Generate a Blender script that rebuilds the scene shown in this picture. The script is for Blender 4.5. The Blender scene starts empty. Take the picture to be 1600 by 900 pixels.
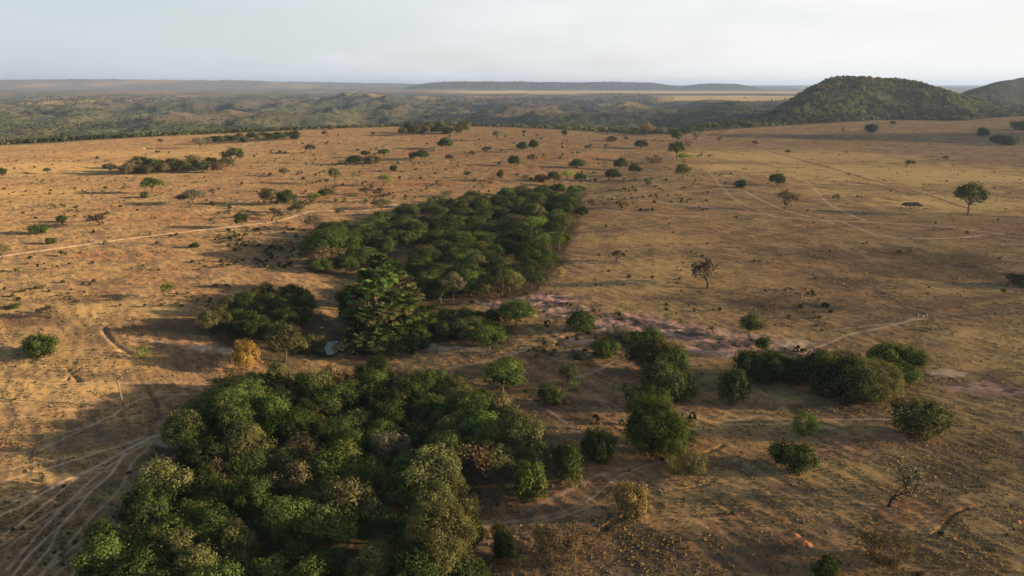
import bpy, math, random
import numpy as np

S = bpy.context.scene
C = S.collection
rad = math.radians

# ------------------------------------------------------------------ camera, sky, sun, exposure
CAM_Z = 80.0
PITCH = math.atan((450 - 131) / 1067.0)
cam = bpy.data.objects.new('camera', bpy.data.cameras.new('camera'))
C.objects.link(cam)
cam.location = (0, 0, CAM_Z)
cam.rotation_euler = (math.pi / 2 - PITCH, 0, 0)
cam.data.sensor_width = 36.0
cam.data.lens = 24.0
cam.data.clip_start = 0.5
cam.data.clip_end = 120000
S.camera = cam

SUN_ELEV, SUN_AZ = 11.5, 95.0          # azimuth clockwise from the view direction (+Y)
w = bpy.data.worlds.new('World')
S.world = w
w.use_nodes = True
nt = w.node_tree
nt.nodes.clear()
out = nt.nodes.new('ShaderNodeOutputWorld')
bg = nt.nodes.new('ShaderNodeBackground')
sky = nt.nodes.new('ShaderNodeTexSky')
sky.sky_type = 'NISHITA'
sky.sun_disc = False
sky.sun_elevation = rad(SUN_ELEV)
sky.sun_rotation = rad(SUN_AZ)
sky.altitude = 500
sky.air_density = 1.0
sky.dust_density = 2.2
sky.ozone_density = 1.0
SKY_STRENGTH = 0.10
bg.inputs['Strength'].default_value = SKY_STRENGTH
# thin high cloud veil over the sky
tc = nt.nodes.new('ShaderNodeTexCoord')
mp = nt.nodes.new('ShaderNodeMapping')
mp.inputs['Scale'].default_value = (1.5, 1.5, 7.0)
nz = nt.nodes.new('ShaderNodeTexNoise')
nz.inputs['Scale'].default_value = 2.3
nz.inputs['Detail'].default_value = 7
nz.inputs['Roughness'].default_value = 0.55
rp = nt.nodes.new('ShaderNodeValToRGB')
rp.color_ramp.elements[0].position = 0.38
rp.color_ramp.elements[0].color = (0.80, 0.80, 0.80, 1)
rp.color_ramp.elements[1].position = 0.60
rp.color_ramp.elements[1].color = (0.97, 0.97, 0.97, 1)
mx = nt.nodes.new('ShaderNodeMixRGB')
veil = nt.nodes.new('ShaderNodeMixRGB')          # the veil is whiter on the side of the sun
veil.inputs['Color1'].default_value = (2.95, 3.22, 3.45, 1)
veil.inputs['Color2'].default_value = (4.45, 4.45, 4.38, 1)
vm = nt.nodes.new('ShaderNodeMapRange')
vm.interpolation_type = 'SMOOTHSTEP'
vm.inputs['From Min'].default_value = -0.65
vm.inputs['From Max'].default_value = 0.40
streak = nt.nodes.new('ShaderNodeMixRGB')
streak.blend_type = 'MULTIPLY'
streak.inputs['Fac'].default_value = 1.0
stc = nt.nodes.new('ShaderNodeValToRGB')
stc.color_ramp.elements[0].position = 0.36
stc.color_ramp.elements[0].color = (0.905, 0.92, 0.935, 1)
stc.color_ramp.elements[1].position = 0.66
stc.color_ramp.elements[1].color = (1, 1, 1, 1)
nt.links.new(tc.outputs['Generated'], mp.inputs['Vector'])
nt.links.new(mp.outputs['Vector'], nz.inputs['Vector'])
nt.links.new(nz.outputs['Fac'], rp.inputs['Fac'])
sx_ = nt.nodes.new('ShaderNodeSeparateXYZ')
mr = nt.nodes.new('ShaderNodeMapRange')
mr.interpolation_type = 'SMOOTHSTEP'
mr.inputs['From Min'].default_value = 0.10
mr.inputs['From Max'].default_value = 0.50
mr.inputs['To Min'].default_value = 1.0
mr.inputs['To Max'].default_value = 0.06
ml = nt.nodes.new('ShaderNodeMath')
ml.operation = 'MULTIPLY'
nt.links.new(tc.outputs['Generated'], sx_.inputs[0])
nt.links.new(sx_.outputs['X'], vm.inputs['Value'])
nt.links.new(vm.outputs['Result'], veil.inputs['Fac'])
nt.links.new(nz.outputs['Fac'], stc.inputs['Fac'])
nt.links.new(veil.outputs['Color'], streak.inputs['Color1'])
nt.links.new(stc.outputs['Color'], streak.inputs['Color2'])
nt.links.new(streak.outputs['Color'], mx.inputs['Color2'])
nt.links.new(sx_.outputs['Z'], mr.inputs['Value'])
nt.links.new(rp.outputs['Color'], ml.inputs[0])
nt.links.new(mr.outputs['Result'], ml.inputs[1])
nt.links.new(ml.outputs[0], mx.inputs['Fac'])
nt.links.new(sky.outputs['Color'], mx.inputs['Color1'])
nt.links.new(mx.outputs['Color'], bg.inputs['Color'])
nt.links.new(bg.outputs['Background'], out.inputs['Surface'])

sun = bpy.data.objects.new('sun', bpy.data.lights.new('sun', 'SUN'))
C.objects.link(sun)
sun.data.energy = 5.0
sun.data.angle = rad(0.6)
sun.data.color = (1.0, 0.76, 0.50)
az = rad(SUN_AZ)
sun.rotation_euler = (rad(90 - SUN_ELEV), 0, math.pi - az)
sun.location = (500, -60, 300)

S.view_settings.view_transform = 'Standard'
S.view_settings.look = 'None'
S.view_settings.gamma = 1.0
S.view_settings.use_curve_mapping = False
S.view_settings.exposure = 1.17
S.cycles.use_denoising = True
S.cycles.denoiser = 'OPENIMAGEDENOISE'
S.cycles.denoising_input_passes = 'RGB_ALBEDO_NORMAL'
S.cycles.denoising_prefilter = 'NONE'
S.cycles.max_bounces = 5
S.cycles.diffuse_bounces = 3
S.cycles.glossy_bounces = 2
S.cycles.transmission_bounces = 2
S.cycles.transparent_max_bounces = 4
S.cycles.volume_bounces = 0
S.cycles.use_adaptive_sampling = False

# ------------------------------------------------------------------ numeric helpers
_prng = np.random.RandomState(7)
_PERM = _prng.permutation(1024).astype(np.int64)
_GRA = _prng.uniform(0, 2 * np.pi, 1024)
_GX, _GY = np.cos(_GRA), np.sin(_GRA)

def gnoise(x, y):
    xi = np.floor(x).astype(np.int64); yi = np.floor(y).astype(np.int64)
    fx, fy = x - xi, y - yi
    u = fx * fx * fx * (fx * (fx * 6 - 15) + 10); v = fy * fy * fy * (fy * (fy * 6 - 15) + 10)
    def g(ix, iy, dx, dy):
        h = _PERM[(_PERM[ix & 1023] + iy) & 1023]
        return _GX[h] * dx + _GY[h] * dy
    a = g(xi, yi, fx, fy); b = g(xi + 1, yi, fx - 1, fy)
    c = g(xi, yi + 1, fx, fy - 1); d = g(xi + 1, yi + 1, fx - 1, fy - 1)
    return (a + u * (b - a) + v * (c + u * (d - c) - a - u * (b - a))) * 1.5

def fbm(x, y, wl, octs=4, gain=0.5, off=0.0):
    s = np.zeros_like(x); a = 1.0; f = 1.0 / wl
    for i in range(octs):
        s = s + a * gnoise(x * f + off + 17.3 * i, y * f - off + 9.1 * i)
        a *= gain; f *= 2.03
    return s

def ridge(x, y, wl, octs=4, off=0.0):
    s = np.zeros_like(x); a = 1.0; f = 1.0 / wl; t = 0
    for i in range(octs):
        s = s + a * (1 - 2 * np.abs(gnoise(x * f + off + 31.7 * i, y * f + off - 5.3 * i)))
        t += a; a *= 0.5; f *= 2.1
    return s / t

def sstep(a, b, x):
    t = np.clip((x - a) / (b - a), 0, 1)
    return t * t * (3 - 2 * t)

cp, sp = math.cos(PITCH), math.sin(PITCH)

def ray(px, py):
    dx, dy, dz = (px - 800) / 1067.0, 1.0, -(py - 450) / 1067.0
    return np.array([dx, dy * cp + dz * sp, -dy * sp + dz * cp])

def onplane(px, py, z=0.0):
    d = ray(px, py)
    t = (z - CAM_Z) / d[2]
    return d[0] * t, d[1] * t

def project(x, y, z):
    dz = z - CAM_Z
    dep = y * cp - dz * sp
    up = y * sp + dz * cp
    return 800 + 1067 * x / dep, 450 - 1067 * up / dep, dep

def polyline(pts, z=0.0):
    return np.array([onplane(a, b, z) for a, b in pts])

def smooth_line(P, step):
    """Catmull-Rom resampling of a world polyline"""
    P = np.asarray(P, float)
    Q = np.vstack([2 * P[0] - P[1], P, 2 * P[-1] - P[-2]])
    res = []
    for i in range(1, len(Q) - 2):
        L = np.linalg.norm(Q[i + 1] - Q[i]); n = max(1, int(L / step))
        t = np.arange(n)[:, None] / n
        a, b, c, d = Q[i - 1], Q[i], Q[i + 1], Q[i + 2]
        res.append(0.5 * ((2 * b) + (c - a) * t + (2 * a - 5 * b + 4 * c - d) * t ** 2 + (3 * b - a - 3 * c + d) * t ** 3))
    res.append(P[-1][None])
    return np.vstack(res)

def line_dist(x, y, P, reach):
    """distance to a polyline; far points are left at 1e9"""
    D = np.full(x.shape, 1e9)
    for i in range(len(P) - 1):
        a, b = P[i], P[i + 1]
        m = np.nonzero((x > min(a[0], b[0]) - reach) & (x < max(a[0], b[0]) + reach) & (y > min(a[1], b[1]) - reach) & (y < max(a[1], b[1]) + reach))
        if m[0].size == 0:
            continue
        xx, yy = x[m], y[m]
        ab = b - a
        t = np.clip(((xx - a[0]) * ab[0] + (yy - a[1]) * ab[1]) / (ab @ ab + 1e-9), 0, 1)
        D[m] = np.minimum(D[m], np.hypot(xx - a[0] - t * ab[0], yy - a[1] - t * ab[1]))
    return D

# ------------------------------------------------------------------ terrain
CREEK = polyline([(380, 1050), (440, 900), (500, 760), (560, 650), (520, 575), (570, 520), (640, 440), (740, 370), (850, 318), (930, 272), (975, 245)], -5)
CREEK_R = polyline([(620, 555), (760, 560), (900, 560), (1020, 580), (1180, 585), (1330, 580), (1480, 560), (1640, 560)], -3)
CREEK_L = polyline([(-80, 556), (0, 558), (150, 560), (300, 562), (440, 566), (520, 560)], -3)
# edge of the pasture plateau by image column
EDGE_PX = np.array([-900, -300, 0, 120, 310, 500, 620, 700, 800, 900, 1000, 1080, 1110, 1250, 1400, 1520, 1600, 2600], float)
EDGE_ROW = np.array([262, 240, 227, 220, 210, 202, 198, 196, 199, 203, 207, 206, 201, 193, 187, 188, 182, 178], float)
EDGE_R = np.array([math.hypot(*onplane(800 + (p - 800) * 0.4, r, 0)) for p, r in zip(EDGE_PX, EDGE_ROW)])
EDGE_Y = np.array([onplane(p, r, 0)[1] for p, r in zip(EDGE_PX, EDGE_ROW)])

GULLIES = [  # pixel polyline, half width m, depth m
    ([(0, 559), (60, 561), (150, 563), (250, 560), (350, 564), (450, 571)], 1.4, 0.8),
    ([(100, 566), (112, 580), (122, 592)], 0.6, 0.35),
    ([(128, 566), (110, 578), (104, 590)], 0.6, 0.35),
    ([(226, 598), (236, 612), (244, 628), (243, 642), (236, 655)], 0.8, 0.8),
    ([(162, 512), (168, 524), (182, 536), (200, 545)], 0.7, 0.5),
    ([(943, 828), (958, 818), (975, 808), (992, 806), (1006, 803)], 0.7, 0.7),
    ([(1050, 724), (1090, 716), (1115, 708), (1130, 700)], 0.45, 0.45),
    ([(1448, 852), (1472, 836), (1484, 820), (1505, 808), (1538, 803)], 0.42, 0.45),
    ([(1035, 772), (1070, 768), (1110, 762)], 0.45, 0.4),
    ([(870, 535), (880, 525), (900, 522)], 1.0, 0.7),
]
GUL = [(smooth_line(polyline(p, -2), 2.0), hw, dp) for p, hw, dp in GULLIES]
PINK = polyline([(775, 468), (850, 478), (900, 492), (960, 505), (1020, 515), (1090, 525), (1160, 535), (1245, 548)], -2)
POND = np.array(onplane(511, 537, -5.6))

def px_col(x, y):
    return 800 + 1067 * x / (np.maximum(y, 1.0) * cp + CAM_Z * sp * 0)

def H0(x, y):
    x = np.asarray(x, float); y = np.asarray(y, float)
    r = np.hypot(x, y)
    col = np.where(y > 1, 800 + 1114 * x / np.maximum(y, 1), np.where(x > 0, 2600, -900))
    col = np.clip(col, -900, 2600)
    z = np.zeros_like(x)
    # creek valley and its side gullies
    d = line_dist(x, y, CREEK, 420)
    z -= 3.6 * np.exp(-(d / 42) ** 2) + 1.7 * np.exp(-(d / 150) ** 2)
    d = line_dist(x, y, CREEK_R, 160)
    z -= 2.2 * np.exp(-(d / 30) ** 2)
    d = line_dist(x, y, CREEK_L, 160)
    z -= 1.8 * np.exp(-(d / 26) ** 2)
    # slopes on both sides of the creek in front
    amp = np.interp(y, [0, 200, 330, 480, 640, 900], [0.018, 0.012, 0.004, 0.0, 0.0, 0.0])
    spx = np.log1p(np.exp(np.clip((x - 18) / 14.0, -30, 30))) * 14
    z += amp * 230 * np.tanh(spx / 230)
    spx = np.log1p(np.exp(np.clip((-x - 95) / 18.0, -30, 30))) * 18
    z += np.interp(y, [0, 150, 220, 330, 560], [0.0, 0.0, 0.002, 0.002, 0.0]) * 200 * np.tanh(spx / 200)
    z -= 0.026 * sstep(330, 540, y) * (1 - sstep(1300, 1700, y)) * 320 * np.tanh(np.maximum(x - 60, 0) / 320)
    # rolling ground
    z += 1.3 * fbm(x, y, 190, 2) * sstep(40, 200, r)
    z += 0.30 * fbm(x, y, 37, 3, 0.5, 3.3)
    # shallow hollow shaped to turn a patch of the right pasture from the sun
    cx, cy = onplane(1455, 420, 0)
    z -= 2.2 * np.exp(-((x - cx) / 38) ** 2 - ((y - cy) / 34) ** 2)
    # ---- far side of the plateau edge
    ey = np.interp(col, EDGE_PX, EDGE_Y)
    s = y - ey
    far = sstep(-15, 60, s)
    dropD = np.interp(col, [-900, 900, 1050, 1150, 1300, 2600], [80, 78, 70, 22, 6, 4])
    v = -dropD * sstep(0, 520, s)
    m = s > -20
    if np.any(m):
        X, Y, SS, R, CO = x[m], y[m], s[m], r[m], col[m]
        rg = ridge(X, Y, 900, 5, 2.0)
        rg2 = ridge(X, Y, 330, 3, 6.0)
        hills = (rg * 98 + rg2 * 12 - 26) * sstep(120, 1300, SS)
        hills *= np.interp(CO, [-900, 1050, 1200, 2600], [1, 1, 0.35, 0.3])
        V = v[m] + hills * np.interp(R, [0, 3500, 5000, 9000, 14000], [1, 1, 0.95, 0.8, 0.5])
        # rise to the far tableland
        M = sstep(4300, 8200, R + 900 * fbm(X, Y, 2600, 3, 0.5, 8.0))
        V = V * (1 - M) + (-22 + 16 * fbm(X, Y, 3800, 3, 0.5, 1.0) + 0.35 * hills) * M
        # tableland with the pale field behind the right slope
        shelf = sstep(3650, 4250, R + 260 * fbm(X, Y, 900, 3, 0.5, 4.0)) * np.interp(CO, [930, 1060, 2600], [0, 1, 1])
        V = V * (1 - shelf) + (-14) * shelf
        # rocky knoll left of the middle
        kn = np.exp(-((CO - 555) / 85.0) ** 2 - ((R - 4600) / 800.0) ** 2)
        V += 34 * kn * (0.6 + 0.9 * rg)
        # flat strip of fields and the wooded mesas behind it
        flat = sstep(6600, 7300, R) * (1 - sstep(9600, 10000, R)) * np.interp(CO, [560, 700, 2600], [0, 1, 1])
        V = V * (1 - flat) + (-8) * flat
        mesa = np.interp(CO, [630, 668, 720, 815, 900, 960, 1020, 1065, 1085, 1110, 1150, 1190], [0, 84, 104, 108, 98, 104, 92, 36, 68, 86, 76, 18])
        V += mesa * sstep(9900, 10700, R) * (1 - sstep(13000, 15000, R)) * np.interp(CO, [620, 640, 1190, 1210], [0, 1, 1, 0])
        fp = sstep(12500, 15500, R) * np.interp(CO, [-900, 380, 620, 760, 2600], [165, 150, 95, 40, 40])
        V += fp * (1 + 0.12 * fbm(X, Y, 5000, 2))
        # hill on the right and the one behind it
        t1 = np.interp(CO, [1150, 1190, 1215, 1245, 1275, 1300, 1345, 1400, 1440, 1480, 1510, 1540, 1580], [0, 4, 18, 46, 74, 86, 87, 85, 75, 58, 42, 18, 0])
        h1 = 1.06 * t1 * sstep(5, 300, SS) * (1 - sstep(430, 850, SS))
        t2 = np.interp(CO, [1440, 1490, 1540, 1580, 1620, 1720, 1850, 2000], [0, 22, 62, 86, 98, 104, 70, 0])
        h2 = t2 * sstep(560, 900, SS) * (1 - sstep(1100, 1700, SS))
        V += (h1 + h2) * (1 + 0.05 * fbm(X, Y, 120, 3, 0.5, 6.0) + 0.06 * (ridge(X, Y, 170, 2, 12.0) - 0.5))
        zz = z[m]
        z[m] = zz * (1 - far[m]) + V * far[m]
    # unseen hill added beyond the frame on the right to shade the pasture
    d3 = np.hypot((x - 1300) / 340.0, (y - 1130) / 250.0)
    z += 172 * (1 - sstep(0.05, 1.0, d3)) * (1 + 0.1 * fbm(x, y, 110, 2, 0.5, 2.0))
    # pond hollow
    dp = np.hypot(x - POND[0], y - POND[1]) + 1.2 * gnoise(x * 0.3, y * 0.3)
    z -= 1.1 * (1 - sstep(4.5, 11, dp))
    return z

def gully_depth(x, y):
    g = np.zeros_like(x); e = np.zeros_like(x)
    wob = 0.35 * gnoise(x * 0.5, y * 0.5) + 0.2 * gnoise(x * 1.4, y * 1.4)
    for P, hw, dp in GUL:
        d = line_dist(x, y, P, 12) * (1 + wob * 0.5)
        k = 1 - sstep(hw * 0.45, hw * 1.25, d)
        g = np.maximum(g, dp * k)
        e = np.maximum(e, 1 - sstep(hw * 0.9, hw * 2.4, d))
    return g, e

def H(x, y):
    x = np.atleast_1d(np.asarray(x, float)); y = np.atleast_1d(np.asarray(y, float))
    z = H0(x, y)
    r = np.hypot(x, y)
    near = 1 - sstep(700, 1300, r)
    z = z + near * (0.085 * fbm(x, y, 9.0, 2, 0.55, 5.0) + 0.055 * gnoise(x * 0.5, y * 0.5) + (1 - sstep(260, 420, r)) * (0.10 * gnoise((x * 0.79 + y * 0.61) * 0.40, (x * -0.61 + y * 0.79) * 0.085) + 0.06 * gnoise((x * 0.86 + y * 0.5) * 0.75 + 5, (x * -0.5 + y * 0.86) * 0.2)) + 0.035 * gnoise(x * 1.1 + 3, y * 1.1))
    dpk = line_dist(x, y, PINK, 26)
    kp = 1 - sstep(6, 20, dpk)
    if np.any(kp > 0):
        z = z + kp * 0.45 * (ridge(x, y, 7.0, 3, 3.0) - 0.55)
    g, e = gully_depth(x, y)
    return z - g * near

def h1(x, y):
    return float(H(x, y)[0])

def ground(px, py, zoff=0.0):
    """world point of the ground under a picture point"""
    z = 0.0
    for i in range(10):
        x, y = onplane(px, py, z)
        z = 0.5 * z + 0.5 * (float(H0(np.array([x]), np.array([y]))[0]) + zoff)
    return x, y, h1(x, y)

# ------------------------------------------------------------------ materials
def new_mat(name):
    m = bpy.data.materials.new(name)
    m.use_nodes = True
    m.node_tree.nodes.clear()
    return m, m.node_tree

def N(nt, kind, **kw):
    n = nt.nodes.new(kind)
    for k, v in kw.items():
        if k in n.inputs:
            n.inputs[k].default_value = v
        else:
            setattr(n, k, v)
    return n

def rgba(c):
    return (c[0], c[1], c[2], 1.0)

def ramp(nt, src, p0, p1, c0=0.0, c1=1.0):
    n = nt.nodes.new('ShaderNodeMapRange')
    n.interpolation_type = 'SMOOTHSTEP'
    n.inputs['From Min'].default_value = p0; n.inputs['From Max'].default_value = p1
    n.inputs['To Min'].default_value = c0; n.inputs['To Max'].default_value = c1
    nt.links.new(src, n.inputs['Value'])
    return n.outputs['Result']

def mix(nt, fac, a, b, mode='MIX'):
    n = nt.nodes.new('ShaderNodeMixRGB')
    n.blend_type = mode
    for s, v in (('Fac', fac), ('Color1', a), ('Color2', b)):
        if isinstance(v, (int, float)):
            n.inputs[s].default_value = v if s == 'Fac' else (v, v, v, 1)
        elif isinstance(v, tuple):
            n.inputs[s].default_value = rgba(v)
        else:
            nt.links.new(v, n.inputs[s])
    return n.outputs['Color']

def mul(nt, a, b, op='MULTIPLY'):
    n = nt.nodes.new('ShaderNodeMath')
    n.operation = op
    for i, v in enumerate((a, b)):
        if isinstance(v, (int, float)):
            n.inputs[i].default_value = v
        else:
            nt.links.new(v, n.inputs[i])
    return n.outputs[0]

def noise(nt, vec, wl, detail=3, rough=0.55, scale=(1, 1, 1), rot=0.0, off=0.0):
    m = nt.nodes.new('ShaderNodeMapping')
    m.vector_type = 'TEXTURE'
    m.inputs['Scale'].default_value = (wl / scale[0], wl / scale[1], wl / scale[2])
    m.inputs['Rotation'].default_value = (0, 0, rot)
    m.inputs['Location'].default_value = (off, off * 1.7, 0)
    nt.links.new(vec, m.inputs['Vector'])
    n = nt.nodes.new('ShaderNodeTexNoise')
    n.inputs['Scale'].default_value = 1.0
    n.inputs['Detail'].default_value = detail
    n.inputs['Roughness'].default_value = rough
    nt.links.new(m.outputs['Vector'], n.inputs['Vector'])
    return n.outputs['Fac']

def ground_material():
    m, nt = new_mat('dry_pasture')
    o = N(nt, 'ShaderNodeOutputMaterial')
    b = N(nt, 'ShaderNodeBsdfDiffuse')
    g = N(nt, 'ShaderNodeNewGeometry')
    P = g.outputs['Position']
    a1 = N(nt, 'ShaderNodeAttribute', attribute_name='mask_a')
    a2 = N(nt, 'ShaderNodeAttribute', attribute_name='mask_b')
    s1 = N(nt, 'ShaderNodeSeparateColor'); s2 = N(nt, 'ShaderNodeSeparateColor')
    nt.links.new(a1.outputs['Color'], s1.inputs[0]); nt.links.new(a2.outputs['Color'], s2.inputs[0])
    track, pink, dark_and_shade, soil = s1.outputs[0], s1.outputs[1], s1.outputs[2], a1.outputs['Alpha']
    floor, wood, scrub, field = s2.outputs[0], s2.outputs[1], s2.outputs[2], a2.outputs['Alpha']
    nBig = noise(nt, P, 85, 4, 0.6)
    nMid = noise(nt, P, 14, 4, 0.62, off=3)
    nMid2 = noise(nt, P, 26, 4, 0.6, off=9)
    nStr = noise(nt, P, 2.6, 4, 0.65, scale=(0.26, 1.0, 1), rot=rad(-52), off=5)
    nStr2 = noise(nt, P, 7.0, 3, 0.6, scale=(0.22, 1.0, 1), rot=rad(8), off=15)
    nSm = noise(nt, P, 1.9, 3, 0.65, off=7)
    nFi = noise(nt, P, 0.55, 2, 0.6, off=1)
    gold, red, brown, straw, grey = (0.300, 0.190, 0.078), (0.272, 0.148, 0.066), (0.128, 0.082, 0.048), (0.385, 0.250, 0.115), (0.125, 0.092, 0.064)
    c = mix(nt, ramp(nt, nBig, 0.40, 0.62), gold, red)
    c = mix(nt, soil, c, (0.300, 0.132, 0.060))
    c = mix(nt, mul(nt, ramp(nt, nMid, 0.47, 0.62), 0.75), c, brown)
    c = mix(nt, mul(nt, ramp(nt, nMid2, 0.52, 0.70), 0.55), c, straw)
    c = mix(nt, mul(nt, ramp(nt, nStr, 0.50, 0.60), 0.72), c, grey)
    c = mix(nt, mul(nt, ramp(nt, nStr, 0.46, 0.36), 0.55), c, straw)
    c = mix(nt, mul(nt, ramp(nt, nStr2, 0.52, 0.68), 0.5), c, (0.115, 0.082, 0.05))
    c = mix(nt, mul(nt, ramp(nt, nSm, 0.53, 0.66), 0.66), c, (0.088, 0.062, 0.038))
    c = mix(nt, mul(nt, ramp(nt, nSm, 0.46, 0.30), 0.38), c, straw)
    c = mix(nt, mul(nt, ramp(nt, nFi, 0.54, 0.74), 0.40), c, (0.11, 0.078, 0.045))
    # dark tracks, mud and patches, with tree and hill shade painted in
    c = mix(nt, mul(nt, dark_and_shade, ramp(nt, nMid, 0.25, 0.6, 1.0, 0.55)), c, (0.062, 0.046, 0.033))
    # eroded pink-grey ground with dark stony streaks
    pk = mix(nt, ramp(nt, nMid, 0.40, 0.62), (0.46, 0.275, 0.20), (0.30, 0.175, 0.128))
    nDk = noise(nt, P, 6.0, 4, 0.65, scale=(0.45, 1.0, 1), rot=rad(-12), off=12)
    pk = mix(nt, mul(nt, ramp(nt, nDk, 0.49, 0.55), 0.9), pk, (0.062, 0.050, 0.046))
    c = mix(nt, mul(nt, pink, ramp(nt, nSm, 0.70, 0.45, 0.55, 1.0)), c, pk)
    # litter under the woods
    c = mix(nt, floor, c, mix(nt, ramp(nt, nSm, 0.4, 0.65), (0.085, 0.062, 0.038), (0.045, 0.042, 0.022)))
    # tracks
    tk = mix(nt, ramp(nt, nSm, 0.40, 0.65), (0.52, 0.375, 0.255), (0.40, 0.27, 0.175))
    c = mix(nt, mul(nt, track, ramp(nt, nMid, 0.72, 0.45, 0.55, 1.0)), c, tk)
    # far country
    nF = noise(nt, P, 330, 5, 0.62, off=20)
    nF2 = noise(nt, P, 90, 4, 0.62, off=25)
    fs = mix(nt, ramp(nt, nF, 0.42, 0.62), (0.085, 0.068, 0.052), (0.135, 0.102, 0.066))
    fs = mix(nt, mul(nt, ramp(nt, nF2, 0.50, 0.64), 0.75), fs, (0.085, 0.078, 0.055))
    c = mix(nt, scrub, c, fs)
    fw = mix(nt, ramp(nt, nF2, 0.42, 0.60), (0.045, 0.052, 0.028), (0.095, 0.088, 0.045))
    c = mix(nt, wood, c, fw)
    fl = mix(nt, ramp(nt, nF, 0.40, 0.66), (0.52, 0.345, 0.125), (0.40, 0.262, 0.105))
    c = mix(nt, field, c, fl)
    bp = N(nt, 'ShaderNodeBump', Strength=0.55, Distance=0.25)
    hsum = mul(nt, mul(nt, nSm, 0.8), mul(nt, nFi, 0.35), 'ADD')
    nt.links.new(hsum, bp.inputs['Height'])
    nt.links.new(bp.outputs['Normal'], b.inputs['Normal'])
    b.inputs['Roughness'].default_value = 0.6
    nt.links.new(c, b.inputs['Color'])
    nt.links.new(b.outputs[0], o.inputs['Surface'])
    return m

def leaf_material(name, col, col2, trans=0.30, patch=2.2):
    m, nt = new_mat(name)
    o = N(nt, 'ShaderNodeOutputMaterial')
    t = N(nt, 'ShaderNodeAttribute', attribute_name='tint')
    oi = N(nt, 'ShaderNodeObjectInfo')
    g = N(nt, 'ShaderNodeTexCoord')
    nn = noise(nt, g.outputs['Object'], patch, 2, 0.6)
    f = mul(nt, mul(nt, t.outputs['Fac'], 0.62), mul(nt, nn, 0.45), 'ADD')
    c = mix(nt, ramp(nt, f, 0.22, 0.80), tuple(v * 0.92 for v in col), tuple(v * 1.28 for v in col2))
    hs = N(nt, 'ShaderNodeHueSaturation')
    nt.links.new(c, hs.inputs['Color'])
    nt.links.new(ramp(nt, oi.outputs['Random'], 0, 1, 0.486, 0.514), hs.inputs['Hue'])
    r2 = mul(nt, mul(nt, oi.outputs['Random'], 7.31), 1.0, 'MODULO')
    nt.links.new(ramp(nt, r2, 0, 1, 0.72, 1.30), hs.inputs['Value'])
    d = N(nt, 'ShaderNodeBsdfDiffuse'); tr = N(nt, 'ShaderNodeBsdfTranslucent')
    nt.links.new(hs.outputs['Color'], d.inputs['Color'])
    nt.links.new(mix(nt, 1.0, hs.outputs['Color'], (1.25, 1.3, 0.6), 'MULTIPLY'), tr.inputs['Color'])
    ms = N(nt, 'ShaderNodeMixShader', Fac=trans)
    nt.links.new(d.outputs[0], ms.inputs[1]); nt.links.new(tr.outputs[0], ms.inputs[2])
    nt.links.new(ms.outputs[0], o.inputs['Surface'])
    return m

def plain_material(name, c1, c2, wl=0.4, rough=0.8, stretch=(1, 1, 1)):
    m, nt = new_mat(name)
    o = N(nt, 'ShaderNodeOutputMaterial')
    b = N(nt, 'ShaderNodeBsdfPrincipled', Roughness=rough)
    b.inputs['Specular IOR Level'].default_value = 0.08
    g = N(nt, 'ShaderNodeTexCoord')
    n = noise(nt, g.outputs['Object'], wl, 4, 0.6, scale=stretch)
    c = mix(nt, ramp(nt, n, 0.35, 0.68), c1, c2)
    nt.links.new(c, b.inputs['Base Color'])
    nt.links.new(b.outputs[0], o.inputs['Surface'])
    return m

M_GROUND = ground_material()
LEAF = {
    'dark': leaf_material('dark_green_leaves', (0.020, 0.033, 0.010), (0.064, 0.078, 0.024)),
    'green': leaf_material('green_leaves', (0.030, 0.048, 0.013), (0.086, 0.108, 0.028)),
    'bright': leaf_material('bright_green_leaves', (0.055, 0.090, 0.018), (0.125, 0.172, 0.036)),
    'olive': leaf_material('olive_leaves', (0.045, 0.049, 0.019), (0.112, 0.110, 0.040)),
    'lime': leaf_material('yellow_green_leaves', (0.10, 0.125, 0.025), (0.20, 0.23, 0.05)),
    'brown': leaf_material('brown_dry_leaves', (0.066, 0.052, 0.026), (0.140, 0.106, 0.050), 0.15),
    'grey': leaf_material('grey_brown_leaves', (0.080, 0.072, 0.045), (0.150, 0.132, 0.080), 0.18),
    'orange': leaf_material('orange_yellow_leaves', (0.17, 0.118, 0.026), (0.32, 0.225, 0.052), 0.2),
    'rust': leaf_material('rust_red_leaves', (0.080, 0.052, 0.029), (0.150, 0.098, 0.052), 0.15),
    'straw': leaf_material('straw_yellow_leaves', (0.16, 0.125, 0.045), (0.29, 0.22, 0.085), 0.2),
}
M_BARK = plain_material('grey_brown_bark', (0.115, 0.085, 0.062), (0.055, 0.042, 0.032), 0.5, 0.9, (1, 1, 0.3))
M_PALEBARK = plain_material('pale_bark', (0.26, 0.21, 0.16), (0.14, 0.11, 0.085), 0.5, 0.9, (1, 1, 0.3))
M_DARKBARK = plain_material('dark_bark', (0.036, 0.026, 0.020), (0.018, 0.014, 0.011), 0.5, 0.9, (1, 1, 0.3))
M_REDBARK = plain_material('reddish_dark_bark', (0.075, 0.048, 0.036), (0.042, 0.029, 0.023), 0.5, 0.9, (1, 1, 0.3))
M_POST = plain_material('weathered_post_wood', (0.20, 0.165, 0.13), (0.10, 0.08, 0.065), 0.2, 0.85, (1, 1, 0.2))
M_POLE = plain_material('brown_pole_wood', (0.24, 0.15, 0.085), (0.13, 0.085, 0.055), 0.3, 0.85, (1, 1, 0.1))
M_WIRE = plain_material('dull_wire', (0.20, 0.19, 0.18), (0.12, 0.11, 0.10), 0.3, 0.5)
M_PALEWOOD = plain_material('pale_bleached_wood', (0.30, 0.25, 0.19), (0.20, 0.165, 0.125), 0.3, 0.8)
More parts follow.
